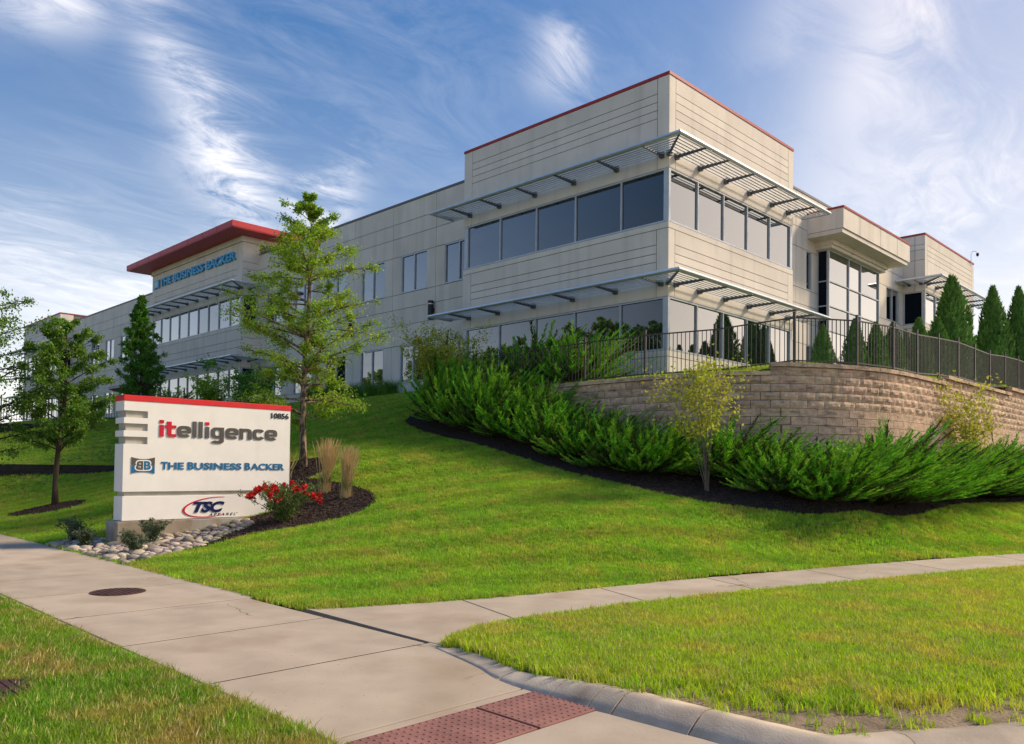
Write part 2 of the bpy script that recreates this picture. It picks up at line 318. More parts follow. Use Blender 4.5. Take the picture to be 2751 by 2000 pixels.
M_jund = mat('juniper_old_growth', (0.075, 0.150, 0.022), (0.085, 0.085, 0.030), scale=3, rough=0.8, spec=0.1, isl=0.35, trans=0.1)
M_junin = mat('juniper_inner', (0.030, 0.028, 0.016), (0.022, 0.034, 0.012), rough=1.0)
M_arb = mat('arborvitae_green', (0.110, 0.240, 0.044), (0.140, 0.280, 0.050), scale=2.5, rough=0.7, spec=0.2, isl=0.35, trans=0.15)
M_leafA = mat('birch_leaf', (0.240, 0.430, 0.048), (0.330, 0.460, 0.050), scale=1.3, rough=0.55, spec=0.25, isl=0.38, trans=0.40, tcol=(1.3, 1.2, 0.5))
M_leafB = mat('elm_leaf', (0.125, 0.265, 0.038), (0.175, 0.310, 0.045), scale=1.3, rough=0.55, spec=0.25, isl=0.35, trans=0.35, tcol=(1.3, 1.2, 0.5))
M_leafC = mat('hornbeam_leaf', (0.095, 0.260, 0.030), (0.130, 0.300, 0.036), scale=1.3, rough=0.55, spec=0.25, isl=0.35, trans=0.30, tcol=(1.3, 1.2, 0.5))
M_leafY = mat('yellow_green_leaf', (0.52, 0.49, 0.050), (0.36, 0.42, 0.045), scale=2, rough=0.55, spec=0.25, isl=0.35, trans=0.45)
M_leafR = mat('rose_leaf', (0.095, 0.160, 0.030), (0.130, 0.180, 0.040), scale=4, rough=0.5, isl=0.35, trans=0.3)
M_leafG = mat('grey_green_leaf', (0.125, 0.155, 0.085), (0.095, 0.130, 0.060), scale=3, rough=0.7, isl=0.3, trans=0.25)
M_petal = mat('red_petal', (0.62, 0.012, 0.020), (0.50, 0.008, 0.016), rough=0.6, isl=0.25, trans=0.3)
M_pink = mat('pink_petal', (0.45, 0.05, 0.12), rough=0.6, isl=0.3, trans=0.3)
M_bark = mat('tree_bark', (0.105, 0.072, 0.045), (0.060, 0.042, 0.028), scale=10, rough=0.95, bump=0.8, bscale=40, stretch=(1, 1, 0.3))
M_barkb = mat('flaking_birch_bark', (0.36, 0.245, 0.165), (0.085, 0.060, 0.045), scale=14, rough=0.9, bump=0.8, bscale=30, stretch=(1, 1, 0.45), contrast=(0.44, 0.56))
M_twig = mat('grey_twig', (0.20, 0.165, 0.125), (0.13, 0.105, 0.08), rough=0.9)
M_stone = mat('river_stone', (0.48, 0.40, 0.32), (0.33, 0.265, 0.205), scale=5, rough=0.8, bump=0.3, bscale=30, objrand=0.45)
M_far = mat('far_field', (0.13, 0.15, 0.06), (0.11, 0.12, 0.05), scale=0.05, rough=1.0, coord='World')

# ------------------------------------------------------------------ terrain height
G = -1.66
CP = []
for x in (-8.3,-10,-12,-14,-16,-19,-22,-26,-30,-36,-44,-52,-62,-75): CP.append((x,4.98,G))
for x in (-8.3,-12,-18,-26,-36,-50,-75): CP += [(x,3.8,G),(x,2.6,G)]
for x in (-4,-8,-14,-22,-36,-75): CP += [(x,0,G-.02),(x,-5,G-.05)]
for p in ((-7.9,5.7),(-7.5,6.8),(-7.15,8.2),(-6.8,10.2),(-6.1,13.2),(-5.3,16),(-4.2,19.6),(-2.6,25),(-.4,33),(3,45)):
    CP += [(p[0],p[1],G),(p[0]+1.35,p[1]-.35,G),(p[0]+3,p[1]-.8,-1.62)]
for p in ((-5.72,14.7),(-4.8,17.8),(-3.45,22.2),(-1.5,29)): CP += [(p[0],p[1],G),(p[0]-.5,p[1]+.1,G+.03),(p[0]+1.3,p[1]-.35,G)]
CP += [(-4.4,4.6,-1.6),(-3.2,4.62,-1.57),(-2.3,4.65,-1.57),(-1.3,5.7,-1.57),(0,10,-1.6)]
CP += [(-20.27,15.78,1.33),(-18.5,15.42,.93),(-16.46,15.35,.63),(-13,15,-.086),(-10.39,14.93,-.5),(-9.09,15.1,-.7),(-7.95,15.5,-.8),(-6.8,17.2,-.8),(-6.39,21.85,-.8),(-6.57,30.1,-.86)]
CP += [(-20,17.5,2.0),(-16,17.4,1.1),(-13,17.3,.35),(-10,17.5,-.1),(-8,19.2,-.35),(-7.5,22.7,-.35),(-7.5,31,-.35)]
CP += [(-16.5,5.8,-1.6),(-16.4,7.6,-1.36),(-16.4,9.0,-1.08),(-15.2,8.6,-1.22),(-17.2,9.8,-.8),(-18.6,11.14,-.05),(-24.8,7.1,-1.19),(-12,9,-1.2),(-12,12,-.65),(-9.5,9,-1.4),(-9,12,-1.05)]
CP += [(-33.4,6.9,-.85),(-30.6,9.8,-.5),(-29.5,10.6,-.35),(-34.5,8.3,-.12),(-31.8,11.4,-.02),(-43,11,1.2),(-40,14,1.55)]
for x in (-24,-28,-32,-36,-40,-44,-52,-60,-75): CP += [(x,22.3,3.25)]
CP += [(-27,19.5,2.75),(-35,19,2.7),(-47,14,2.05),(-52,17,2.5),(-60,11,1.6),(-75,11,1.3),(-50.5,8.5,.9)]
CP = np.array(CP); _mu = CP[:, :2].mean(0); _S = 10.0
def _K(a, b):
    d2 = ((a[:, None]-b[None])**2).sum(2); return .5*d2*np.log(d2+1e-9)
_A = (CP[:, :2]-_mu)/_S; _n = len(_A)
_M = np.zeros((_n+3, _n+3)); _M[:_n, :_n] = _K(_A, _A)+np.eye(_n)*.003; _M[:_n, _n] = 1; _M[:_n, _n+1:] = _A; _M[_n:, :_n] = _M[:_n, _n:].T
_W = np.linalg.solve(_M, np.concatenate([CP[:, 2], np.zeros(3)]))
def H(x, y):
    x = np.atleast_1d(np.asarray(x, float)).clip(-76, 4); y = np.atleast_1d(np.asarray(y, float)).clip(-5, 46)
    q = (np.stack([x, y], 1)-_mu)/_S; out = np.empty(len(q))
    for i in range(0, len(q), 20000):
        s = q[i:i+20000]; out[i:i+20000] = _K(s, _A)@_W[:_n]+_W[_n]+s@_W[_n+1:]
    return out
def h1(x, y): return float(H(x, y)[0])
def inpoly(P, poly):
    P = np.asarray(P); x, y = P[:, 0], P[:, 1]; c = np.zeros(len(P), bool); q = np.asarray(poly)
    for (x0, y0), (x1, y1) in zip(q, np.roll(q, -1, 0)):
        if y0 == y1: continue
        k = ((y0 > y) != (y1 > y)) & (x < (x1-x0)*(y-y0)/(y1-y0)+x0); c ^= k
    return c
def resample(pts, step, closed=False):
    pts = [Vector((p[0], p[1], 0)) for p in pts]
    if closed: pts.append(pts[0])
    out = []
    for a, b in zip(pts, pts[1:]):
        n = max(1, int((b-a).length/step))
        out += [tuple((a.lerp(b, i/n))[:2]) for i in range(n)]
    if not closed: out.append(tuple(pts[-1][:2]))
    return out
def smooth_line(pts, n=8):                # Catmull-Rom through the points
    P = [Vector((p[0], p[1])) for p in pts]; P = [2*P[0]-P[1]]+P+[2*P[-1]-P[-2]]; out = []
    for i in range(1, len(P)-2):
        for k in range(n):
            t = k/n; a, b, c, d = P[i-1:i+3]
            q = 0.5*((2*b)+(c-a)*t+(2*a-5*b+4*c-d)*t*t+(3*b-a-3*c+d)*t*t*t); out.append((q.x, q.y))
    out.append(tuple(P[-2])); return out
def sheet(name, outer, holes, step, zf, mat_, jitter=0.3, far=None):
    """a ground sheet inside a polygon, cut round its holes, draped by zf(x, y)"""
    outer_r = resample(outer, step, True); loops = [outer_r]+[resample(h, step, True) for h in holes]
    verts, edges = [], []
    for lp in loops:
        b = len(verts); verts += lp; edges += [(b+i, b+(i+1) % len(lp)) for i in range(len(lp))]
    o = np.array(outer); x0, y0 = o.min(0); x1, y1 = o.max(0)
    gx, gy = np.meshgrid(np.arange(x0, x1, step), np.arange(y0, y1, step)); P = np.stack([gx.ravel(), gy.ravel()], 1)
    if far is not None: P = P[far(P)]
    rng = np.random.default_rng(3); P = P+rng.uniform(-jitter*step, jitter*step, P.shape)
    P = P[inpoly(P, outer)]
    for h in holes: P = P[~inpoly(P, h)]
    verts += [tuple(p) for p in P]
    vs, es, fs, *_ = geometry.delaunay_2d_cdt([Vector(v) for v in verts], edges, [], 0, 1e-4)
    V = np.array([tuple(v) for v in vs]); cen = np.array([V[list(f)].mean(0) for f in fs])
    keep = inpoly(cen, outer)
    for h in holes: keep &= ~inpoly(cen, h)
    fs = [f for f, k in zip(fs, keep) if k]
    Z = zf(V[:, 0], V[:, 1])
    me = bpy.data.meshes.new(name); me.from_pydata(np.column_stack([V, Z]).tolist(), [], [tuple(f) for f in fs])
    me.validate(); me.update()
    if me.polygons and me.polygons[0].normal.z < 0: me.flip_normals()
    me.polygons.foreach_set('use_smooth', [True]*len(me.polygons)); me.materials.append(mat_)
    return me
def scatter(name, base_me, variants, dens_fn, smin, smax, seed, label, cat, tilt=0.15, kind='stuff', align=False):
    """ground cover grown on a sheet: geometry nodes strew tufts over its faces"""
    me = base_me.copy(); me.name = name; me.materials.clear()
    co = np.empty(len(me.vertices)*3); me.vertices.foreach_get('co', co); co = co.reshape(-1, 3)
    at = me.attributes.new('dens', 'FLOAT', 'POINT'); at.data.foreach_set('value', (dens_fn(co)*in_view(co)).astype(np.float32))
    o = mkobj(name, me); link_props(o, label, None, None, kind)
    col = bpy.data.collections.new(name+'_tufts')
    for v in variants: col.objects.link(v)
    ng = bpy.data.node_groups.new(name, 'GeometryNodeTree')
    ng.interface.new_socket('Geometry', in_out='INPUT', socket_type='NodeSocketGeometry'); ng.interface.new_socket('Geometry', in_out='OUTPUT', socket_type='NodeSocketGeometry')
    N = ng.nodes.new; L = ng.links.new
    gi = N('NodeGroupInput'); go = N('NodeGroupOutput')
    na = N('GeometryNodeInputNamedAttribute'); na.data_type = 'FLOAT'; na.inputs['Name'].default_value = 'dens'
    dp = N('GeometryNodeDistributePointsOnFaces'); dp.inputs['Seed'].default_value = seed
    L(gi.outputs[0], dp.inputs['Mesh']); L(na.outputs['Attribute'], dp.inputs['Density'])
    ci = N('GeometryNodeCollectionInfo'); ci.inputs['Collection'].default_value = col; ci.inputs['Separate Children'].default_value = True; ci.inputs['Reset Children'].default_value = True
    rv = N('FunctionNodeRandomValue'); rv.data_type = 'FLOAT_VECTOR'; rv.inputs[0].default_value = (-tilt, -tilt, 0); rv.inputs[1].default_value = (tilt, tilt, 6.283)
    rs = N('FunctionNodeRandomValue'); rs.data_type = 'FLOAT'; rs.inputs[2].default_value = smin; rs.inputs[3].default_value = smax
    ip = N('GeometryNodeInstanceOnPoints'); ip.inputs['Pick Instance'].default_value = True
    L(dp.outputs['Points'], ip.inputs['Points']); L(ci.outputs[0], ip.inputs['Instance']); L(rv.outputs['Value'], ip.inputs['Rotation']); L(rs.outputs[1], ip.inputs['Scale'])
    L(ip.outputs[0], go.inputs[0])
    md = o.modifiers.new('scatter', 'NODES'); md.node_group = ng
    return o

# ------------------------------------------------------------------ plan lines
P2_FAR = smooth_line([(-8.25,4.97),(-8.05,5.27),(-7.90,5.70),(-7.50,6.78),(-7.17,8.18),(-6.80,10.2),(-6.08,13.2),(-5.3,16.2),(-4.25,19.6),(-2.6,25),(-.4,33),(3,45)], 5)
P2_NEAR = smooth_line([(-5.66,4.90),(-5.86,5.23),(-6.0,5.67),(-6.02,6.27),(-5.93,7.09),(-5.75,8.35),(-5.29,10.35),(-4.70,12.4),(-3.95,15.2),(-2.9,18.8),(-1.2,24.4),(1.0,32.4),(4.4,44.4)], 5)
KERB_TOP = smooth_line([(-5.66,4.88),(-4.9,4.70),(-4.47,4.55),(-4.0,4.53),(-3.47,4.55),(-2.77,4.57),(-2.34,4.58),(-2.0,4.62),(-1.83,4.80),(-1.6,5.15),(-1.25,5.71),(-.7,7.0),(.2,10),(1.6,15.5),(3.5,23),(6.4,34),(9.4,45)], 5)
WALL = smooth_line([(-20.2,17.62),(-18,17.56),(-16,17.53),(-14.4,17.50),(-12.7,17.48),(-11.4,17.57),(-10.24,17.87),(-9.2,18.44),(-8.8,18.85),(-8.25,19.71),(-7.85,20.67),(-7.56,22.0),(-7.48,24.0),(-7.47,27.3),(-7.45,31.3),(-7.45,34.0),(-7.45,39)], 8)
MULCH = smooth_line([(-20.9,17.3),(-20.75,16.4),(-20.27,15.78),(-18.5,15.42),(-16.46,15.3),(-14.6,15.15),(-13,15),(-10.39,14.93),(-9.09,15.1),(-7.95,15.5),(-7.2,16.2),(-6.75,17.3),(-6.45,19.2),(-6.35,21.85),(-6.4,26),(-6.5,30.1),(-6.5,39)], 6)
BED = smooth_line([(-15.6,8.2),(-15.25,7.5),(-14.62,6.7),(-14.30,6.25),(-14.55,7.03),(-14.70,7.74),(-14.44,8.35),(-14.22,8.86),(-14.08,9.4),(-14.18,9.95),(-14.53,10.47),(-15.1,10.86),(-15.8,11.06),(-16.57,11.05),(-17.3,10.95)], 5) + \
      smooth_line([(-17.75,10.75),(-17.85,11.3),(-18.4,11.85),(-19.1,11.8),(-19.5,11.2),(-19.3,10.5),(-18.6,10.3),(-17.6,10.1),(-16.9,9.7),(-16.45,9.6),(-16.45,8.5)], 4)
ROCKS = [(-13.75,5.02),(-14.9,5.02),(-16,5.02),(-17,5.02),(-17.75,5.02),(-18.2,5.4),(-18.15,5.75),(-17.6,6.0),(-17.1,5.9),(-17.1,5.74),(-16.42,5.74),(-16.42,8.5),(-15.62,8.18),(-15.27,7.48),(-14.64,6.68),(-14.32,6.2),(-14.08,5.5)]
RING = [(-24.3+1.35*math.cos(a)*.75+.3*math.sin(a), 6.75+.85*math.sin(a)) for a in np.linspace(0, 2*math.pi, 22)[:-1]]

# ------------------------------------------------------------------ setting: ground, lawns, road
g = MB(); g.poly([(-2500,-2500,-2.6),(2500,-2500,-2.6),(2500,2500,-2.6),(-2500,2500,-2.6)])
link_props(g.obj('ground', M_far), 'wide green land around the office grounds', None, None, 'structure')
# upper ground round the building
tz = lambda x, y: 2.44+np.clip((np.asarray(y)-18)/4.5, 0, 1)*0.72*np.clip((np.asarray(x)*-1-7.4)/3.0+0.0, 0.15, 1)+np.clip((np.asarray(y)-24)/8, 0, 1)*0.5
TERR = [(-20.6,17.9)] + [(x-.05, y+.14) if x < -11 else (x-.14, y+.04) for x, y in WALL if x > -20.3] + [(-7.6,60),(-13,60),(-14.7,56),(-14.7,22.3),(-24.7,22.3),(-24.7,19.2)]
terr_me = sheet('terrace_lawn', TERR, [], 0.6, lambda x, y: np.where((x < -9.6) & (y < 19.6), np.minimum(tz(x, y), 2.43), tz(x, y)), M_soil)
terr = mkobj('terrace_lawn', terr_me); link_props(terr, 'raised level lawn between the stone wall and the building', None, None, 'structure')
LAWN = [(-76,5.0)] + [(-40,5.0),(-20,4.99)] + [(x, y) for x, y in P2_FAR] + [(-6.3,45),(-6.5,39)] + [p for p in reversed(MULCH) if p[1] < 38.5] + [(-20.9,17.8),(-24.6,19.0),(-24.6,23.1),(-44.0,23.1),(-44,21.9),(-57.2,21.9),(-57.2,23.1),(-76,23.1)]
def ztop(x, y): return H(x, y)
lawn_me = sheet('lawn', LAWN, [BED, ROCKS, RING], 0.55, ztop, M_soil, far=lambda P: (P[:, 0] > -34) | (((P[:, 0]/.55).astype(int) % 2 == 0) & ((P[:, 1]/.55).astype(int) % 2 == 0)))
link_props(mkobj('lawn', lawn_me), 'mown lawn sloping up from the sidewalks to the office building', None, None, 'structure')
def offset_line(line, d):
    out = []
    for i, p in enumerate(line):
        a = Vector(line[max(0, i-1)]); b = Vector(line[min(len(line)-1, i+1)]); t = (b-a).normalized(); out.append((p[0]-t.y*d, p[1]+t.x*d))
    return out
KERB_BACK = offset_line(KERB_TOP, .10)
STRIP = [p for p in P2_NEAR] + [p for p in reversed(KERB_BACK[3:])]
strip_me = sheet('verge', STRIP, [], 0.30, lambda x, y: np.minimum(H(x, y)+.01, -1.568), M_dirt)
link_props(mkobj('verge', strip_me), 'grass verge between the cross sidewalk and the kerb', None, None, 'structure')
VL = [(-60,2.60),(-30,2.60),(-12,2.62),(-4.3,2.60),(-3.6,2.55),(-3.3,1.9),(-3.2,-6),(-60,-6)]
vl_me = sheet('verge', VL, [], 0.4, lambda x, y: H(x, y)+.01, M_soil)
link_props(mkobj('verge', vl_me), 'grass verge on the street side of the wide sidewalk', None, None, 'structure')
bed_me = sheet('mulch_bed', BED, [], 0.25, lambda x, y: H(x, y)+.03, M_mulch)
link_props(mkobj('mulch_bed', bed_me), 'dark mulch bed beside the monument sign', None, None, 'structure')
ring_me = sheet('mulch_bed', RING, [], 0.25, lambda x, y: H(x, y)+.03, M_mulch)
link_props(mkobj('mulch_bed', ring_me), 'dark mulch ring round the small tree on the slope', None, None, 'structure')
WB = [p for p in MULCH if p[1] < 38.5] + [p for p in reversed(WALL) if p[1] < 38.5]
wb_me = sheet('mulch_bed', WB, [], 0.45, lambda x, y: H(x, y)+.03, M_mulch)
link_props(mkobj('mulch_bed', wb_me), 'long mulch bed with junipers at the foot of the stone wall', None, None, 'structure')
rk_me = sheet('stone_bed', ROCKS, [], 0.25, lambda x, y: H(x, y)-.01, M_mulch)
stone_bed = link_props(mkobj('stone_bed', rk_me), 'bed of rounded river stones round the sign base', None, None, 'structure')

# --- sidewalks: each slab is a piece
ZS = -1.65
walk = mkobj('sidewalk', MB().box(-76, 2.60, -1.80, -4.1, 5.0, -1.70).mesh('sidewalk', M_joint)); link_props(walk, 'wide concrete sidewalk running past the sign', None, None, 'structure')
def slab(parent, pts, z0=-1.74, z1=ZS, name='slab', m=None, bevel=0.006):
    b = MB(); b.prism([(p[0], p[1], z0) for p in pts], (0, 0, z1-z0)); o = b.obj(name, m or M_conc, parent)
    if bevel: bv = o.modifiers.new('bevel', 'BEVEL'); bv.width = bevel; bv.segments = 2; bv.limit_method = 'ANGLE'
    return o
xj = [-76,-60,-50,-42,-36,-30,-24.5,-20.5,-17.2,-14.9,-12.85,-11.1,-9.35,-7.62,-5.90,-4.20]
for a, b in zip(xj, xj[1:]):
    e = 0.013
    slab(walk, [(a+e, 2.745), (b-e, 2.745), (b-e, 4.86 if b > -8 else 4.985), (a+e, 4.86 if b > -8 else 4.985)])
for x in xj[1:-1]:
    slab(walk, [(x-.0128, 2.735), (x+.0128, 2.735), (x+.0128, 4.86), (x-.0128, 4.86)], z1=-1.6525, name='joint', m=M_dirtj, bevel=0)
slab(walk, [(-76, 2.7225), (-4.2, 2.7225), (-4.2, 2.7445), (-76, 2.7445)], z1=-1.6528, name='joint', m=M_dirtj, bevel=0)
for a, b in ((-76,-30),(-30,-12.85),(-12.85,-5.90),(-5.90,-3.55)):
    slab(walk, [(a+.004, 2.60), (b-.004, 2.60), (b-.004, 2.722), (a+.004, 2.722)], name='edge_strip')
slab(walk, [(-4.194, 2.73), (-4.105, 2.73), (-4.105, 4.70), (-4.194, 4.78)], name='edge_strip')
# the cross sidewalk
walk2 = sheet('sidewalk', [p for p in P2_FAR]+[p for p in reversed(P2_NEAR)], [], 0.8, lambda x, y: x*0-1.672, M_joint)
walk2 = mkobj('sidewalk', walk2); link_props(walk2, 'narrow concrete sidewalk branching off along the lawn', None, None, 'structure')
def along(line, t):
    P = [Vector(p) for p in line]; L_ = [0]
    for a, b in zip(P, P[1:]): L_.append(L_[-1]+(b-a).length)
    s = t if t >= 0 else L_[-1]+t
    for i in range(len(P)-1):
        if L_[i+1] >= s: return P[i].lerp(P[i+1], (s-L_[i])/max(1e-6, L_[i+1]-L_[i]))
    return P[-1]
def sub_line(line, ya, yb):
    out = [p for p in line if ya < p[1] < yb]
    def at_y(yy):
        for a, b in zip(line, line[1:]):
            if a[1] <= yy <= b[1] and b[1] > a[1]: t = (yy-a[1])/(b[1]-a[1]); return (a[0]+(b[0]-a[0])*t, yy)
        return line[0] if yy < line[0][1] else line[-1]
    return [at_y(ya)]+out+[at_y(yb)]
yj = [(4.985,4.90),(6.757,6.30),(8.884,8.35),(10.95,10.35),(13.18,12.39),(15.7,14.8),(18.4,17.4),(21.3,20.3),(24.5,23.5),(28,27),(32,31),(38,37)]
for (fa, na) in yj[1:-1]:
    f0, f1, n0, n1 = sub_line(P2_FAR, fa-.012, fa+.012), None, sub_line(P2_NEAR, na-.012, na+.012), None
    slab(walk2, [n0[0], n0[-1], f0[-1], f0[0]], z1=-1.6535, name='joint', m=M_dirtj, bevel=0)
for (fa, na), (fb, nb) in zip(yj, yj[1:]):
    far_ = sub_line(P2_FAR, fa+.0125, fb-.0125); near_ = sub_line(P2_NEAR, na+.0125, nb-.0125)
    slab(walk2, [p for p in near_]+[p for p in reversed(far_)], bevel=0)
# expansion joint between the two walks is the dark base showing through
slab(walk, [(-8.2, 4.868), (-5.9, 4.868), (-5.9, 4.885), (-8.2, 4.975)], z1=-1.656, name='joint_filler', m=M_joint, bevel=0)
# ramp apron on the verge side
slab(walk, [(-5.884, 4.862), (-4.20, 4.79), (-4.20, 4.862), (-5.0, 4.89), (-5.884, 4.895)], name='slab', z1=-1.6485, bevel=0)
# street
rd = MB(); rd.poly([(-3.5,-80,-1.70),(-3.5,2.3,-1.70),(-3.56,2.5,-1.668),(-3.56,4.75,-1.668),(-1.75,4.75,-1.70),(-1.2,6,-1.71),(.0,9,-1.71),(9.6,44,-1.71),(20,90,-1.71),(40,90,-1.71),(40,-80,-1.71)])
road = link_props(rd.obj('road', M_conc), 'street surface in front of the kerb ramp', None, None, 'structure')
slab(road, [(-3.49, 0.5), (-2.2, 0.5), (-2.2, 4.6), (-3.49, 4.6)], z0=-1.72, z1=-1.655, name='gutter_slab', bevel=0)
slab(road, [(-2.19, 0.5), (-1.0, 0.5), (-1.0, 4.7), (-2.19, 4.7)], z0=-1.73, z1=-1.66, name='gutter_slab', bevel=0)

# kerb: weathered sections with a rolled face, a part each
kerb = thing('kerb', 'weathered concrete kerb curving from the ramp to the street', 'kerb', (-4, 4.6, ZS))
def kerb_piece(pts, h0, h1, wob=0.0035):
    b = MB(); n = len(pts); rows = []
    for i, p in enumerate(pts):
        q0 = Vector(pts[max(0, i-1)]); q1 = Vector(pts[min(n-1, i+1)]); t = (q1-q0).normalized(); nr = Vector((t.y, -t.x))
        h = h0+(h1-h0)*i/(n-1); jx = [random.uniform(-wob, wob) for _ in range(6)]
        prof = [(-.17, h-.16), (-.165, h-.01), (-.05, h+.004), (.0, h-.006), (.06+h*.35, h*.45), (.085+h*.75, 0.0), (.09+h*.75, -.10)]
        rows.append([(p[0]+nr.x*(a+jx[j % 6]), p[1]+nr.y*(a+jx[j % 6]), ZS+z+(jx[(j+2) % 6]*.6 if 0 < j < 5 else 0)) for j, (a, z) in enumerate(prof)])
    base = len(b.v); k = len(rows[0])
    for r_ in rows: b.v += r_
    for i in range(n-1):
        for j in range(k-1): b.f.append((base+i*k+j, base+(i+1)*k+j, base+(i+1)*k+j+1, base+i*k+j+1)); b.m.append(0)
    c0 = len(b.v); b.v += rows[0]+rows[-1]
    b.f.append(tuple(c0+j for j in range(k))); b.f.append(tuple(c0+k+j for j in reversed(range(k)))); b.m += [0, 0]
    o = b.obj('kerb_section', M_kerb, kerb, smooth=True)
    for p in o.data.polygons:
        if len(p.vertices) > 4: p.use_smooth = False
    return o
cuts = [0, 1.22, 1.78, 2.13, 2.33, 2.93, 4.25, 5.6, 8.5, 12, 16, 21, 27]
hh = lambda s: 0.012+0.088*max(0, min(1, (s-.75)/1.3))
for a, b in zip(cuts, cuts[1:]):
    n = max(3, int((b-a)/.08)); g_ = random.choice((.003, .004, .005, .011))
    kerb_piece([tuple(along(KERB_TOP, a+g_+(b-a-2*g_)*i/(n-1))) for i in range(n)], hh(a), hh(b))

# tactile paving: two cast panels with domes
def tactile(pts, label):
    p = [Vector((x, y, 0)) for x, y in pts]; c = sum(p, Vector())/4
    t = thing('tactile_panel', label, 'tactile paving', (c.x, c.y, ZS), 'tactile panels at the kerb ramp')
    slab(t, pts, z0=-1.70, z1=-1.647, name='plate', m=M_tact, bevel=0.004)
    ux = p[1]-p[0]; uy = p[3]-p[0]; d = MB(); nx = round(ux.length/.058); ny = round(uy.length/.058)
    for i in range(nx):
        for j in range(ny):
            q = p[0]+ux*((i+.5)/nx)+uy*((j+.5)/ny); b = len(d.v)
            for rr, z in ((.0135, -1.6475), (.010, -1.6425)):
                for k in range(7): d.v.append((q.x+rr*math.cos(k*.8976), q.y+rr*math.sin(k*.8976), z))
            for k in range(7): d.f.append((b+k, b+(k+1) % 7, b+7+(k+1) % 7, b+7+k)); d.m.append(0)
            d.f.append(tuple(b+7+k for k in range(7))); d.m.append(0)
    link_props(d.obj('domes', M_tact, t), None, None, None, 'stuff')
tactile([(-4.10, 3.83), (-3.50, 3.83), (-3.50, 4.46), (-4.10, 4.53)], 'brick red tactile panel next to the weathered kerb')
tactile([(-4.10, 2.78), (-3.50, 2.78), (-3.50, 3.805), (-4.10, 3.805)], 'longer brick red tactile panel away from the kerb')

# manhole covers
def cover(x, y, r, z, label):
    t = thing('manhole_cover', label, 'manhole cover', (x, y, z))
    b = MB(); b.tube([(x, y, z-.03), (x, y, z+.006)], [r, r], 28); b.obj('rim', M_iron, t)
    b = MB()
    b.tube([(x, y, z), (x, y, z+.010)], [r*.9, r*.9], 28)
    for k in range(-4, 5):
        w = math.sqrt(max(0, (r*.85)**2-(k*r*.19)**2)); b.box(x-w, y+k*r*.19-.006, z+.0102, x+w, y+k*r*.19+.006, z+.015)
    b.obj('lid', M_iron, t)
cover(-10.86, 3.86, 0.33, ZS, 'rusty round manhole cover set in the wide sidewalk')
cover(-6.62, 1.50, 0.30, G+.05, 'rusty round manhole cover in the verge grass at the picture edge')

# ------------------------------------------------------------------ building
ZP, ZH2, ZS2, ZH1, ZS1, ZB = 13.04, 9.87, 8.10, 5.64, 3.89, 1.2
XR, YF, XL, YB = -14.83, 22.14, -24.77, 30.98       # the near corner block
YW, XW = 23.20, -15.97                               # recessed wings
bld = thing('office_building', 'two storey pale concrete office building with dark ribbon windows and red copings', 'building', (-20, 26, 2.5))
class Face:
    def __init__(s, o, u, n): s.o = Vector(o); s.u = Vector(u); s.n = Vector(n)
    def box(s, b, s0, s1, z0, z1, d0, d1, mi=0):
        p = s.o+s.u*s0+s.n*d0; q = s.o+s.u*s1+s.n*d1; b.box(p.x, p.y, z0, q.x, q.y, z1, mi)
GAP, T = 0.012, 0.022
def panel(face, s0, s1, z0, z1, g0=True, g1=True):
    b = MB(); face.box(b, s0+(GAP if g0 else -T), s1-(GAP if g1 else -T), z0+GAP, z1-GAP, 0, T)
    return b.obj('wall_panel', M_wall, bld)
def ribbon(face, s0, s1, z0, z1, mulls, left_post=.12, right_post=.12, cross=()):
    """one window: metal frame with its own panes"""
    b = MB(); face.box(b, s0, s0+left_post, z0, z1, -.10, .012); face.box(b, s1-right_post, s1, z0, z1, -.10, .012)
    face.box(b, s0+left_post, s1-right_post, z0, z0+.055, -.10, .022); face.box(b, s0+left_post, s1-right_post, z1-.055, z1, -.10, .010)
    ms = [s0+left_post]+list(mulls)+[s1-right_post]
    for m in mulls: face.box(b, m-.028, m+.028, z0+.055, z1-.055, -.10, .005)
    zs = [z0+.055]+list(cross)+[z1-.055]
    for c_ in cross: face.box(b, s0+left_post, s1-right_post, c_-.025, c_+.025, -.10, .002)
    w = b.obj('window', M_frame, bld)
    for a, e in zip(ms, ms[1:]):
        for za, ze in zip(zs, zs[1:]):
            p = MB(); face.box(p, a, e, za, ze, -.085, -.055); p.obj('pane', M_glass, w)
    return w
def core(x0, y0, x1, y1, bands, top, inset=.12, sides='xy'):
    """solid wall behind the panels, set back where windows run"""
    b = MB(); z = ZB
    for (za, ze) in bands:
        b.box(x0, y0, z, x1, y1, za); b.box(x0+inset, y0+inset, za, x1-inset, y1-inset, ze); z = ze
    b.box(x0, y0, z, x1, y1, top); return b.obj('wall', M_core, bld)
def block_face(face, length, m0, m1, mulls, first=True, last=True, posts=(.12, .12), g0=False, bands=True, upper=(11.59, 11.87, 12.14, 12.42)):
    top = ZP-.10; zs = [ZH2]+list(upper)+[top]
    panel(face, 0, m0, ZH2, top, g0, True); panel(face, length-m1, length, ZH2, top, True, False)
    for a, b in zip(zs, zs[1:]): panel(face, m0, length-m1, a, b)
    panel(face, 0, length, 7.89, ZS2, g0, False)
    panel(face, 0, m0, ZH1, 7.89, g0, True); panel(face, length-m1, length, ZH1, 7.89, True, False)
    zs = [ZH1, 6.82, 7.10, 7.39, 7.89]
    for a, b in zip(zs, zs[1:]): panel(face, m0, length-m1, a, b)
    panel(face, 0, length, 3.68, ZS1, g0, False); panel(face, 0, length, 2.5, 3.68, g0, False)
    ribbon(face, 0.0, length-.02, ZS2, ZH2, mulls, *posts); ribbon(face, 0.0, length-.02, ZS1, ZH1, mulls, *posts)
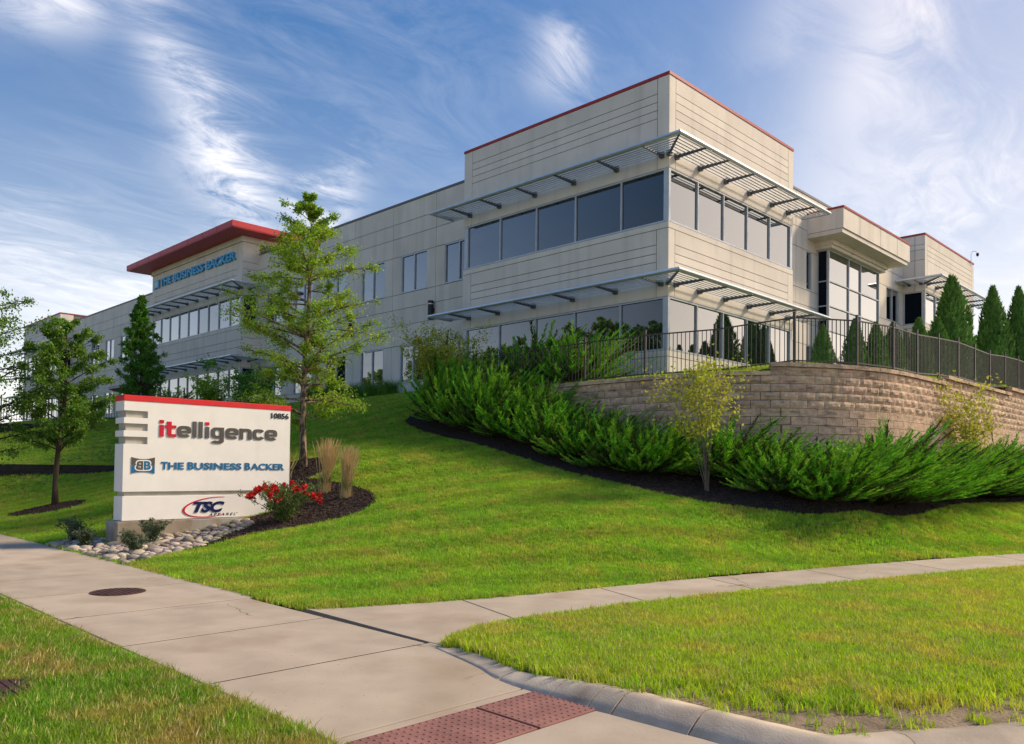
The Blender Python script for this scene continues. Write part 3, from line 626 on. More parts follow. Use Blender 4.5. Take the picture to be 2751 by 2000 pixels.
def coping(pts, z0, z1, m, w=.06, name='coping'):
    b = MB()
    for i, (p, q) in enumerate(zip(pts, pts[1:])):
        p, q = Vector(p), Vector(q); d = (q-p).normalized()
        p = p+d*(w+.0008) if i else p-d*w
        q = q+d*w
        n = Vector((abs(d.y), abs(d.x)))*w
        b.box(min(p.x, q.x)-n.x, min(p.y, q.y)-n.y, z0, max(p.x, q.x)+n.x, max(p.y, q.y)+n.y, z1)
    return b.obj(name, m, bld)
def sweep(b, path, prof, z, mi=0):
    """profile (outward, up) carried along a plan path with mitred corners; outward lies right of travel"""
    P = [Vector(p) for p in path]; n = len(P); rows = []
    for i, p in enumerate(P):
        d0 = (P[i]-P[i-1]).normalized() if i else None; d1 = (P[i+1]-P[i]).normalized() if i < n-1 else None
        n0 = Vector((d0.y, -d0.x)) if d0 else None; n1 = Vector((d1.y, -d1.x)) if d1 else None
        if n0 and n1: m = (n0+n1); m = m/(m.dot(n0))
        else: m = n0 or n1
        rows.append([(p.x+m.x*a, p.y+m.y*a, z+h) for a, h in prof])
    k = len(prof); base = len(b.v)
    for r_ in rows: b.v += r_
    for i in range(n-1):
        for j in range(k): q = (j+1) % k; b.f.append((base+i*k+j, base+i*k+q, base+(i+1)*k+q, base+(i+1)*k+j)); b.m.append(mi)
    b.f.append(tuple(base+j for j in reversed(range(k)))); b.f.append(tuple(base+(n-1)*k+j for j in range(k))); b.m += [mi, mi]
DSH = 1.25
def sunshade(xl, xr, yf, yb, z, bx, by, e=.75, el=None):
    """louvred metal sunshade round the front (facing -Y) and side (facing +X) of a block"""
    el = e if el is None else el
    def path(d):
        k = d/DSH
        return [(xl-el*k-.01, yf+.0), (xl-el*k-.01, yf-d), (xr+d, yf-d), (xr+d, yb+e*k+.01), (xr+.05, yb+e*k+.01)]
    # travel order left -> front -> side keeps outward on the right-hand side
    nose = MB(); sweep(nose, path(DSH-.10), [(0, 0), (.07, .0), (.105, .045), (.10, .10), (.05, .125), (0, .125)], z)
    sh = nose.obj('sunshade', M_alu, bld)
    for i in range(7):
        d = .16+i*.150; b = MB(); sweep(b, path(d), [(-.026, .030), (-.026, .020), (.026, .026), (.026, .036)], z); b.obj('blade', M_alu, sh)
    def arm(p0, p1):
        b = MB(); p0 = Vector(p0); p1 = Vector(p1); t = (p1-p0).normalized(); s_ = Vector((-t.y, t.x))*.022
        pts = [(p0+s_, -.03), (p0-s_, -.03), (p1-s_, .005), (p1+s_, .005)]; top_ = [.10, .10, .06, .06]
        n = len(b.v)
        for (p, zz) in pts: b.v.append((p.x, p.y, z+zz-.02))
        for (p, zz), tt in zip(pts, top_): b.v.append((p.x, p.y, z+tt-.02))
        for q in ((3,2,1,0),(4,5,6,7),(0,1,5,4),(1,2,6,5),(2,3,7,6),(3,0,4,7)): b.f.append(tuple(n+i for i in q)); b.m.append(0)
        q = p0+t*.07; b.box(q.x-.07, q.y-.07, z-.075, q.x+.07, q.y+.07, z+.12)
        b.obj('bracket', M_brk, sh)
    for x in bx: arm((x, yf-.02), (x, yf-DSH+.08))
    for y in by: arm((xr+.02, y), (xr+DSH-.08, y))
    arm((xr+.03, yf-.03), (xr+DSH-.1, yf-DSH+.1))
    return sh
fU = Face((XR, YF, 0), (-1, 0, 0), (0, -1, 0)); fV = Face((XR, YF, 0), (0, 1, 0), (1, 0, 0))
core(XL, YF, XR, YB, [(ZS1, ZH1), (ZS2, ZH2)], ZP-.10)
mU = [1.92, 3.97, 5.89, 7.84]; mV = [1.79, 3.50, 5.20, 6.96]
block_face(fU, XR-XL, .44, .45, mU, posts=(.18, .20)); block_face(fV, YB-YF, .36, .40, mV, posts=(.12, .18), g0=True)
coping([(XL, YB), (XL, YF), (XR, YF), (XR, YB)], ZP-.10, ZP, M_redcop, .045)
for z in (10.28, 6.06):
    sunshade(XL, XR, YF, YB, z, [-15.05, -16.90, -18.82, -20.74, -22.66, -24.35], [22.5, 23.93, 25.64, 27.34, 29.1, 30.45])

# right-hand block
RY0, RY1 = 46.75, 55.6
fRV = Face((XR, RY0, 0), (0, 1, 0), (1, 0, 0)); fRU = Face((XR, RY0, 0), (-1, 0, 0), (0, -1, 0))
core(XR-9.9, RY0, XR, RY1, [(ZS1, ZH1), (ZS2, ZH2)], ZP-.10)
block_face(fRV, RY1-RY0, .36, .40, mV, posts=(.12, .18), g0=True)
lenR = XR-XW
for zl in ([ZH2, 11.59, 12.14, 12.42, ZP-.1], [ZH1, 6.82, 7.39, 7.89], [7.89, ZS2], [2.5, 3.68, ZS1]):
    for a, b in zip(zl, zl[1:]): panel(fRU, 0, .5, a, b, False, True); panel(fRU, .5, lenR, a, b)
ribbon(fRU, .0, lenR, ZS2, ZH2, [], .16, .10); ribbon(fRU, .0, lenR, ZS1, ZH1, [], .16, .10)
coping([(XR-9.9, RY0), (XR, RY0), (XR, RY1)], ZP-.10, ZP, M_redcop, .045)
for z in (10.28, 6.06): sunshade(XW+.2, XR, RY0, RY1, z, [-15.0, -15.6], [47.1, 48.5, 50.2, 51.9, 53.7, 55.1], el=.05)

# block with the red canopy roof
BX0, BX1 = -44.05, -57.1
fBU = Face((BX0, YF, 0), (-1, 0, 0), (0, -1, 0)); fBV = Face((BX0, YF, 0), (0, 1, 0), (1, 0, 0)); BL = BX0-BX1
core(BX1, YF, BX0, 32, [(ZS1, ZH1), (ZS2, ZH2)], 13.30)
mB = [1.50, 2.95, 4.36, 5.80, 7.24, 8.65, 10.10, 11.55]
for zl in ([ZH2, 11.08, 11.45, 12.95],):
    for a, b in zip(zl, zl[1:]): panel(fBU, .62, BL-.35, a, b)
    panel(fBU, 0, .62, ZH2, 12.95, False, True); panel(fBU, BL-.35, BL, ZH2, 12.95, True, False)
panel(fBU, 0, BL, 7.89, ZS2, False, False)
for a, b in zip([ZH1, 6.4, 6.82, 7.25, 7.89], [6.4, 6.82, 7.25, 7.89]): panel(fBU, 0, BL, a, b, False, False)
panel(fBU, 0, BL, 3.68, ZS1, False, False); panel(fBU, 0, BL, 2.5, 3.68, False, False)
ribbon(fBU, 0, BL-.02, ZS2, ZH2, mB, .22, .12); ribbon(fBU, 0, BL-.02, ZS1, ZH1, mB, .22, .12)
for zl in ([ZH2, 11.0, 11.4, 11.8, 12.95], [7.89, ZS2], [ZH1, 6.82, 7.39, 7.89], [2.5, 3.68, ZS1]):
    for a, b in zip(zl, zl[1:]): panel(fBV, 0, 1.06, a, b, True, True)
ribbon(fBV, .0, 1.06, ZS2, ZH2, [], .12, .16); ribbon(fBV, .0, 1.06, ZS1, ZH1, [], .12, .16)
b = MB(); b.box(BX1-.10, YF-.10, 12.96, BX0+.10, 32.05, 13.28); b.obj('cornice', M_wall, bld)
b = MB(); b.box(-58.35, 20.8, 13.34, -42.68, 25.6, 13.66); b.obj('canopy_roof', M_red, bld)
b = MB(); b.box(-58.33, 20.82, 13.285, -42.70, 25.58, 13.338); b.obj('soffit', M_red, bld)
for x in (-44.6, -46.5, -48.5, -50.5, -52.5, -54.5, -56.5):
    b = MB(); b.box(x-.012, 20.79, 13.34, x+.012, 20.80, 13.66); b.obj('seam', M_redcop, bld)
for z in (10.25, 6.03): sunshade(BX1, BX0, YF, YW-.2, z, [-44.3, -45.55, -47.0, -48.42, -49.85, -51.29, -52.7, -54.15, -55.6, -56.8], [22.6], e=.75)

# far-left block
FX0, FX1 = -77.3, -88.0
fFU = Face((FX0, YF, 0), (-1, 0, 0), (0, -1, 0)); fFV = Face((FX0, YF, 0), (0, 1, 0), (1, 0, 0))
core(FX1, YF, FX0, 32, [(ZS1, ZH1), (ZS2, ZH2)], ZP-.10)
block_face(fFU, FX0-FX1, .44, .45, [1.9, 3.9, 5.9, 7.9, 9.6])
for zl in ([ZH2, 11.59, 11.87, 12.14, 12.42, ZP-.1], [7.89, ZS2], [ZH1, 6.82, 7.39, 7.89], [2.5, 3.68, ZS1]):
    for a, b in zip(zl, zl[1:]): panel(fFV, 0, 1.06, a, b, True, True)
ribbon(fFV, .0, 1.06, ZS2, ZH2, [], .12, .16); ribbon(fFV, .0, 1.06, ZS1, ZH1, [], .12, .16)
coping([(FX1, YF), (FX0, YF), (FX0, 32)], ZP-.10, ZP, M_redcop, .045)
for z in (10.28, 6.06): sunshade(FX1, FX0, YF, YW-.2, z, [-77.6, -79.2, -81.2, -83.2, -85.2, -87.2], [22.6])

# recessed front wing between the blocks
WZ = [2.5, ZS1-.01, ZH1, 6.60, 7.37, ZS2-.02, ZH2, 10.75, 11.45, 12.33]
def wing(face, length, bays, win_w=1.9, low=True):
    """panels between joints; bays = list of window start positions (left pier to the right)"""
    edges = [0.0]+[b_+win_w+(nx-b_-win_w)/2 for b_, nx in zip(bays, bays[1:])]+[length]
    for i, (a, e) in enumerate(zip(edges, edges[1:])):
        for z0, z1 in zip(WZ, WZ[1:]):
            win = (z0 > ZS2-.1 and z1 < ZH2+.1) or (low and z0 > ZS1-.1 and z1 < ZH1+.1)
            if win:
                if bays[i]-a > .05: panel(face, a, bays[i], z0, z1)
                if e-bays[i]-win_w > .05: panel(face, bays[i]+win_w, e, z0, z1)
            else: panel(face, a, e, z0, z1)
        ribbon(face, bays[i], bays[i]+win_w, ZS2, ZH2, [bays[i]+win_w/2], .045, .045)
        if low: ribbon(face, bays[i], bays[i]+win_w, ZS1, ZH1, [bays[i]+win_w/2], .045, .045)
fW1 = Face((XL, YW, 0), (-1, 0, 0), (0, -1, 0)); L1 = XL-BX0
core(BX0, YW, XL, 33, [(ZS1, ZH1), (ZS2, ZH2)], 12.33)
wing(fW1, L1, [.55, 3.68, 6.88, 10.08, 13.28, 16.48])
coping([(BX0, YW), (XL, YW)], 12.33, 12.43, M_grey, .05)
fW2 = Face((BX1, YW, 0), (-1, 0, 0), (0, -1, 0)); L2 = BX1-FX0
core(FX0, YW, BX1, 33, [(ZS1, ZH1), (ZS2, ZH2)], 12.33)
wing(fW2, L2, [1.6, 6.9, 10.2, 13.5, 16.8])
coping([(FX0, YW), (BX1, YW)], 12.33, 12.43, M_grey, .05)
# side wing with the entrance
fS = Face((XW, YB, 0), (0, 1, 0), (1, 0, 0))
core(XW-8, YB, XW, RY0, [(ZS1, ZH1), (ZS2, ZH2)], 12.33)
def side_bits(s0, s1, wins):
    for z0, z1 in zip(WZ, WZ[1:]):
        win = (z0 > ZS2-.1 and z1 < ZH2+.1) or (z0 > ZS1-.1 and z1 < ZH1+.1)
        if win and wins:
            a = s0
            for w0, w1 in wins: panel(fS, a, w0, z0, z1); a = w1
            panel(fS, a, s1, z0, z1)
        else: panel(fS, s0, s1, z0, z1)
    for w0, w1 in wins:
        for a, b in ((ZS2, ZH2), (ZS1, ZH1)): ribbon(fS, w0, w1, a, b, [(w0+w1)/2] if w1-w0 > .8 else [], .04, .04)
side_bits(0, 2.7, []); side_bits(2.7, 4.88, [(3.72, 4.24)]); side_bits(10.87, RY0-YB, [(13.3, 15.1)])
for z0, z1 in zip(WZ, WZ[1:]):
    if z0 > ZH2: panel(fS, 4.88, 10.87, z0, z1)
coping([(XW, YB), (XW, RY0)], 12.33, 12.43, M_grey, .05)
EX, EY0, EY1 = -15.43, 35.86, 41.85
fEV = Face((EX, EY0, 0), (0, 1, 0), (1, 0, 0)); fEU = Face((EX, EY0, 0), (-1, 0, 0), (0, -1, 0))
b = MB(); b.box(XW, EY0+.13, ZB, EX-.13, EY1-.13, 10.06); b.obj('wall', M_core, bld)
ribbon(fEV, 0, EY1-EY0, 2.6, 10.06, [2.27, 3.68], .05, .05, cross=(3.95, 5.10, 6.37, 7.50, 8.63)); ribbon(fEU, 0, EX-XW, 2.6, 10.06, [], .05, .05, cross=(3.95, 5.10, 6.37, 7.50, 8.63))
b = MB(); b.box(XW+.01, EY0-.20, 10.06, EX+.22, EY1+.25, 10.20); b.box(XW+.01, EY0-.28, 10.202, EX+.32, EY1+.35, 10.40); b.obj('cornice', M_wall, bld)
b = MB(); b.box(XW+.01, 34.80, 10.402, -14.38, 42.75, 10.58); b.obj('canopy_soffit_beam', M_wall, bld)
b = MB(); b.box(XW+.005, 34.84, 10.582, -14.42, 42.70, 10.60); b.obj('shadow_gap', M_core, bld)
b = MB(); b.box(XW+.01, 34.80, 10.602, -14.33, 42.95, 11.47); b.obj('entrance_canopy', M_wall, bld)
for y in (36.6, 39.0, 41.2):
    b = MB(); b.box(-14.33, y-.012, 10.61, -14.326, y+.012, 11.46); b.obj('joint', M_core, bld)
coping([(XW, 34.8), (-14.33, 34.8), (-14.33, 42.95)], 11.47, 11.56, M_redcop, .03)
b = MB(); b.box(-88, 31, 12.0, -24.77, 50, 12.2); b.box(-24.7, 23.3, 12.0, -16.1, 50, 12.21); b.obj('roof', M_grey, bld)
b = MB(); b.box(-87.9, 32.9, ZB, -24.8, 50, 12.0); b.box(-24.75, 31.1, ZB, -24.0, 56, 11.99); b.obj('rear_wall', M_core, bld)
# small slanted entry awning on the far wing
b = MB(); b.prism([(-59.3, YW-.02, 5.9), (-59.3, YW-2.0, 5.55), (-59.3, YW-2.0, 5.35), (-59.3, YW-.02, 4.9)], (-3.2, 0, 0)); b.obj('entry_awning', M_grey, bld)

# wall lamps, floodlights, roof camera
def wall_lamp(x, z, label):
    t = thing('wall_lamp', label, 'wall lamp', (x, YW-.04, z), 'black cylinder lamps on the recessed wall'); y = YW-.19
    MB().tube([(x, y, z-.42), (x, y, z+.42)], [.13, .13], 14).obj('housing', M_black, t, smooth=False)
    for dz in (-.30, .27):
        MB().tube([(x, y, z+dz-.02), (x, y, z+dz+.02)], [.136, .136], 14).obj('band', M_alu, t)
    MB().box(x-.07, YW-.10, z-.12, x+.07, YW-.023, z+.12).obj('bracket', M_black, t)
wall_lamp(-27.95, 7.0, 'black cylinder wall lamp left of the corner block sunshade')
wall_lamp(-34.3, 6.9, 'black cylinder wall lamp half hidden behind the tall leafy tree')
t = thing('floodlight', 'small dark floodlight on the side wing above the ground floor', 'floodlight', (XW+.05, 31.9, 6.55))
MB().box(XW+.03, 31.85, 6.45, XW+.14, 31.95, 6.6).obj('arm', M_brk, t); MB().box(XW+.14, 31.75, 6.5, XW+.42, 32.05, 6.66).obj('head', M_brk, t)
t = thing('roof_camera', 'gooseneck security camera on the parapet of the far block', 'camera', (XR+.1, 55.0, ZP))
MB().tube([(XR+.05, 55.0, ZP-.3), (XR+.05, 55.0, ZP+.46), (XR+.08, 55.05, ZP+.58), (XR+.17, 55.12, ZP+.64), (XR+.29, 55.2, ZP+.60), (XR+.34, 55.25, ZP+.50)], .018, 6).obj('pole', M_alu, t)
MB().tube([(XR+.34, 55.25, ZP+.52), (XR+.34, 55.25, ZP+.40), (XR+.34, 55.25, ZP+.30)], [.06, .09, .03], 10).obj('dome', M_black, t)

# ------------------------------------------------------------------ lettering
def text_mesh(s, size, bold=0.0, extrude=0.01, shear=0.0, spacing=1.0, xs=1.0):
    cu = bpy.data.curves.new('t', 'FONT'); cu.body = s; cu.size = size; cu.offset = bold; cu.extrude = extrude; cu.shear = shear; cu.space_character = spacing; cu.resolution_u = 4
    o = bpy.data.objects.new('t', cu); C.objects.link(o); dg = bpy.context.evaluated_depsgraph_get(); dg.update()
    me = bpy.data.meshes.new_from_object(o.evaluated_get(dg)); bpy.data.objects.remove(o); bpy.data.curves.remove(cu)
    co = np.empty(len(me.vertices)*3); me.vertices.foreach_get('co', co); co = co.reshape(-1, 3); co[:, 0] *= xs
    return me, co
def place_text(name, s, m, parent, plane, x0, x1, z0, z1, depth, bold=0.0, shear=0.0, spacing=1.0, mirror=False):
    """fit a word into a rectangle. plane 'sign': across = +Y, out = +X; 'front': across = +X, out = -Y"""
    me, co = text_mesh(s, 1.0, bold, 0.05, shear, spacing); lo = co.min(0); hi = co.max(0)
    u = (co[:, 0]-lo[0])/(hi[0]-lo[0]); v = (co[:, 1]-lo[1])/(hi[1]-lo[1]); w = (co[:, 2]-lo[2])/(hi[2]-lo[2])
    if mirror: u = 1-u
    A = x0+u*(x1-x0); Zz = z0+v*(z1-z0); W_ = depth[0]+w*(depth[1]-depth[0])
    if plane == 'sign': out = np.column_stack([W_, A, Zz])
    else: out = np.column_stack([A, W_, Zz])
    me.vertices.foreach_set('co', out.reshape(-1)); me.name = name; me.materials.clear(); me.materials.append(m); me.update()
    return mkobj(name, me, parent)

# ------------------------------------------------------------------ monument sign
SX, SY0, SY1 = -16.525, 5.911, 9.536
sign = thing('monument_sign', 'white monument sign with red cap, three slots and company names on stone bed', 'sign', (-16.75, 7.7, -1.6))
XB = -16.977
MB().box(-17.06, 5.80, -1.95, -16.44, 9.66, -1.146).obj('base', M_base, sign, bevel=0.015)
MB().box(XB+.05, SY0+.05, -1.145, SX-.05, SY1-.05, 1.2).obj('core', M_notch, sign)
b = MB()
zsl = [(-.565, .378), (.52, .641), (.782, .898), (1.035, 1.226)]
b.box(XB, 6.37, -.565, SX, SY1, 1.226)
for a, c_ in zsl: b.box(XB, SY0, a, SX, 6.37, c_)
b.obj('panel', M_white, sign)
MB().box(XB, SY0, -1.136, SX, SY1, -.657).obj('lower_panel', M_white, sign, bevel=.006)
MB().box(XB-.012, SY0-.012, 1.2265, SX+.012, SY1+.012, 1.34).obj('cap', M_signred, sign, bevel=.006)
FX = SX+.001
# custom slab letters for the first name
class Glyphs:
    def __init__(s, y, z, h): s.b = MB(); s.y = y; s.z = z; s.h = h; s.k = 0
    def d(s): s.k += 1; return SX+.018+.0006*(s.k % 9)
    def bar(s, a0, a1, c0, c1):
        h = s.h; s.b.box(FX, s.y+a0*h*.94, s.z+c0*h, s.d(), s.y+a1*h*.94, s.z+c1*h); return s
    def ring(s, ca, cc, ow, oh, tw, th, a0, a1, p=3.2, n=26):
        x1 = s.d(); h = s.h; pts = []
        for i in range(n+1):
            a = R(a0+(a1-a0)*i/n); ca_, sa_ = math.cos(a), math.sin(a)
            f = lambda w, q: (math.copysign(abs(ca_)**(2/p), ca_)*w, math.copysign(abs(sa_)**(2/p), sa_)*q)
            o = f(ow, oh); i_ = f(ow-tw, oh-th); pts.append((o, i_))
        for (o, i_), (o2, i2) in zip(pts, pts[1:]):
            q = [(o[0], o[1]), (o2[0], o2[1]), (i2[0], i2[1]), (i_[0], i_[1])]
            n0 = len(s.b.v)
            for x in (FX, x1):
                for a, c in q: s.b.v.append((x, s.y+(ca+a)*h*.94, s.z+(cc+c)*h))
            for f_ in ((4,5,6,7),(3,2,1,0),(0,1,5,4),(1,2,6,5),(2,3,7,6),(3,0,4,7)): s.b.f.append(tuple(n0+j for j in f_)); s.b.m.append(0)
        return s
HX = .234; ST, TH = .37, .245
def glyph(ch, y, m, parent):
    gl = Glyphs(y, .544, HX)
    if ch == 'i': gl.bar(0, ST, 0, 1.0)
    elif ch == 'dot': gl.bar(0, ST, 1.16, 1.43)
    elif ch == 'l': gl.bar(0, ST, 0, 1.43)
    elif ch == 't': gl.bar(.17, .57, .30, 1.32).bar(0, 1.0, .75, 1.0).ring(.62, .34, .45, .34, ST, TH, 180, 270).bar(.62, 1.0, 0, TH)
    elif ch == 'e': gl.ring(.66, .5, .66, .5, ST, TH, 0, 318).bar(.30, 1.30, .38, .58)
    elif ch == 'c': gl.ring(.62, .5, .62, .5, ST, TH, 28, 332)
    elif ch == 'n': gl.bar(0, ST, 0, 1.0).ring(.66, .5, .60, .5, ST, TH, 0, 160).bar(.86, 1.26, 0, .52)
    elif ch == 'g': gl.ring(.62, .5, .62, .5, ST, TH, 0, 360).bar(.86, 1.26, -.15, 1.0).ring(.64, -.12, .62, .34, ST, TH, 200, 360)
    return gl.b.obj('letter', m, parent)
for ch, y, m in (('i', 6.602, M_lred), ('dot', 6.602, M_lred), ('t', 6.714, M_lred), ('e', 6.956, M_lgrey), ('l', 7.279, M_lgrey), ('l', 7.408, M_lgrey), ('i', 7.550, M_lgrey),
                 ('dot', 7.550, M_lred), ('g', 7.680, M_lgrey), ('e', 7.998, M_lgrey), ('n', 8.316, M_lgrey), ('c', 8.622, M_lgrey), ('e', 8.918, M_lgrey)):
    glyph(ch, y, m, sign)
place_text('house_number', '10856', M_ldark, sign, 'sign', 9.06, 9.49, 1.036, 1.160, (FX, SX+.015), bold=.02, spacing=1.0)
for w, y0, y1 in (('THE', 6.650, 7.111), ('BUSINESS', 7.193, 8.371), ('BACKER', 8.454, 9.398)):
    place_text('lettering', w[0], M_lblue, sign, 'sign', y0, y0+.125, -.121, .034, (FX, SX+.016), .028)
    place_text('lettering', w[1:], M_lblue, sign, 'sign', y0+.140, y1, -.119, .024, (FX, SX+.016), .026, spacing=1.03)
# the double-B emblem: waisted badge, grey above, blue below
def badge(y0, y1, z0, z1, plane, d0, d1, mats, parent, sgn=1):
    zm = (z0+z1)/2; n = 12; bow = (z1-z0)*.11
    def P(a, c, d): return (d, a, c) if plane == 'sign' else (a, d, c)
    for half, m in ((1, mats[0]), (-1, mats[1])):
        top = [(y0+(y1-y0)*i/n, (z1-bow*(1-(2*i/n-1)**2) if half > 0 else z0+bow*(1-(2*i/n-1)**2))) for i in range(n+1)]
        pts = [(y0, zm+half*.002), (y1, zm+half*.002)]+list(reversed(top))
        if half < 0: pts = list(reversed(pts))
        b = MB(); b.prism([P(a, c, d0) for a, c in pts], (d1-d0, 0, 0) if plane == 'sign' else (0, d1-d0, 0)); b.obj('emblem', m, parent)
badge(6.07, 6.518, -.205, .118, 'sign', FX, SX+.016, (M_lgrey, M_lblue), sign)
place_text('emblem_letter', 'B', M_white, sign, 'sign', 6.125, 6.305, -.155, .065, (SX+.010, SX+.0185), bold=.07, mirror=True)
place_text('emblem_letter', 'B', M_white, sign, 'sign', 6.285, 6.465, -.155, .065, (SX+.010, SX+.0190), bold=.07)
place_text('emblem_letter', 'B', M_lgrey, sign, 'sign', 6.150, 6.287, -.132, .042, (SX+.011, SX+.0215), bold=.03, mirror=True)
place_text('emblem_letter', 'B', M_lblue, sign, 'sign', 6.303, 6.440, -.132, .042, (SX+.011, SX+.0215), bold=.03)
# TSC APPAREL with its red swoosh
place_text('lettering', 'TSC', M_navy, sign, 'sign', 7.325, 8.005, -1.018, -.788, (FX, SX+.016), bold=.045, shear=.32, spacing=.92)
place_text('lettering', 'APPAREL', M_ldark, sign, 'sign', 7.665, 8.265, -1.093, -1.040, (FX, SX+.008), bold=-.008, shear=.3, spacing=1.35)
place_text('lettering', 'o', M_ldark, sign, 'sign', 8.285, 8.305, -1.052, -1.035, (FX, SX+.008))
b = MB(); n = 40; pr = []
for i in range(n+1):
    a = R(62+(292-62)*i/n); w = .045*math.sin(math.pi*i/n)**.8+.003; cy_, cz_ = 7.72, -.905
    pr.append(((cy_+.62*math.cos(a), cz_+.205*math.sin(a)+.06*math.cos(a)), (cy_+(.62-w)*math.cos(a), cz_+(.205-w*.55)*math.sin(a)+.06*math.cos(a))))
for (o1, i1), (o2, i2) in zip(pr, pr[1:]):
    b.prism([(FX, o1[0], o1[1]), (FX, o2[0], o2[1]), (FX, i2[0], i2[1]), (FX, i1[0], i1[1])][::1], (.0105, 0, 0))
b.obj('swoosh', M_lred, sign)

# name on the canopy block
for w, x0, x1 in (('THE', -55.55, -53.75), ('BUSINESS', -53.38, -48.92), ('BACKER', -48.50, -44.72)):
    place_text('lettering', w, M_bblue, bld, 'front', x0, x1, 12.0, 12.52, (YF-.06, YF-.16), bold=.035)
badge(-56.58, -55.78, 11.94, 12.55, 'front', YF-.06, YF-.14, (M_bblue, M_bblue), bld)
place_text('emblem_letter', 'BB', M_white, bld, 'front', -56.42, -55.94, 12.08, 12.42, (YF-.10, YF-.15), bold=.03)

# ------------------------------------------------------------------ retaining wall
CH, BW = 0.2032, 0.46
wall = thing('retaining_wall', 'tall curved retaining wall of tan split-faced blocks below the fence', 'wall', (-9, 18.6, 0))
Z_L3 = 1.93
def z_line(k): return Z_L3+(3-k)*CH       # joint below course k-1 (k = 0 directly below the cap on the near part)
def top_k(s_pt):                          # topmost course index at a plan point
    x, y = s_pt
    if y < 19.2 and x < -9.35: return 1
    if y < 25.6: return 0
    if y < 32.4: return -1
    return -2
WL = [Vector(p) for p in WALL]; WS = [0]
for a, b in zip(WL, WL[1:]): WS.append(WS[-1]+(b-a).length)
def wall_at(s, off=0.0):
    s = max(0, min(WS[-1]-1e-4, s)); i = int(np.searchsorted(WS, s, 'right'))-1; i = min(i, len(WL)-2)
    t = (s-WS[i])/(WS[i+1]-WS[i]); p = WL[i].lerp(WL[i+1], t); a = WL[max(i-1, 0)]; c = WL[min(i+2, len(WL)-1)]
    d = (c-a).normalized(); nrm = Vector((d.y, -d.x)); return p+nrm*off, d, nrm
def block_mesh(seed):
    rnd = random.Random(seed); b = MB(); w, hgt, dp = BW-.014, CH-.012, .22
    nx, nz = 5, 3; grid = []
    for j in range(nz+1):
        row = []
        for i in range(nx+1):
            x = -w/2+w*i/nx; z = hgt*j/nz; edge = i in (0, nx) or j in (0, nz)
            row.append((x, .014 if edge else -(.016+rnd.uniform(-.014, .016)), z))
        grid.append(row)
    for r_ in grid: b.v += r_
    k = nx+1
    for j in range(nz):
        for i in range(nx): b.f.append((j*k+i, j*k+i+1, (j+1)*k+i+1, (j+1)*k+i)); b.m.append(0)
    n0 = len(b.v); b.v += [(-w/2, dp, 0), (w/2, dp, 0), (w/2, dp, hgt), (-w/2, dp, hgt)]
    c = [0, nx, nz*k+nx, nz*k]
    b.f += [tuple([n0+3, n0+2]+[nz*k+i for i in range(nx, -1, -1)][::1]), (c[0], n0, n0+1, c[1]), (c[0], c[3], n0+3, n0), (c[1], n0+1, n0+2, c[2]), (n0+1, n0, n0+3, n0+2)]; b.m += [0]*5
    return b.mesh('block', M_block)
blocks_me = [block_mesh(i) for i in range(8)]
cap_me = MB().box(-BW/2+.003, -.045, 0, BW/2-.003, .26, .098).mesh('cap_stone', M_block)
low = MB(); nblk = 0
s_vis0, s_vis1 = 3.2, WS[-1]-3.5
for k in range(-2, 13):
    z = z_line(k+1) if True else 0
    off0 = (BW/2 if k % 2 else 0); s = off0+BW/2
    setb = (3-k)*-.022                     # batter: upper courses lean back
    while s < WS[-1]-BW/2:
        p, d, nrm = wall_at(s, setb*1.0)
        if k >= top_k((p.x, p.y)):
            vis = s_vis0 < s < s_vis1 and (k <= 6)
            ang = math.atan2(d.y, d.x)
            if vis and nblk < 300:
                o = bpy.data.objects.new('block', blocks_me[(nblk*5+k*3) % 8]); C.objects.link(o); o.parent = wall
                o.location = Vector((p.x, p.y, z))-wall.location; o.rotation_euler = (0, 0, ang); nblk += 1
            else:
                a0 = p-d*(BW/2-.004); a1 = p+d*(BW/2-.004); b0 = a0-nrm*.2; b1 = a1-nrm*.2
                low.prism([(a0.x, a0.y, z), (a1.x, a1.y, z), (b1.x, b1.y, z), (b0.x, b0.y, z)], (0, 0, CH-.012))
        s += BW
if low.v: link_props(low.obj('block_courses', M_block, wall), None, None, None, 'stuff')
s = BW/2
while s < WS[-1]-BW/2:
    p, d, nrm = wall_at(s, -.05); k = top_k((p.x, p.y))
    o = bpy.data.objects.new('cap_stone', cap_me); C.objects.link(o); o.parent = wall
    o.location = Vector((p.x, p.y, z_line(k)-.001))-wall.location; o.rotation_euler = (0, 0, math.atan2(d.y, d.x)); s += BW
# dark backing so joints read as joints
b = MB(); pts = [wall_at(s, -.24)[0] for s in np.linspace(0, WS[-1], 90)]
for a, c in zip(pts, pts[1:]): b.poly([(a.x, a.y, -1.2), (c.x, c.y, -1.2), (c.x, c.y, z_line(top_k((a.x, a.y)))-.03), (a.x, a.y, z_line(top_k((a.x, a.y)))-.03)])
b.obj('backing', M_joint, wall)

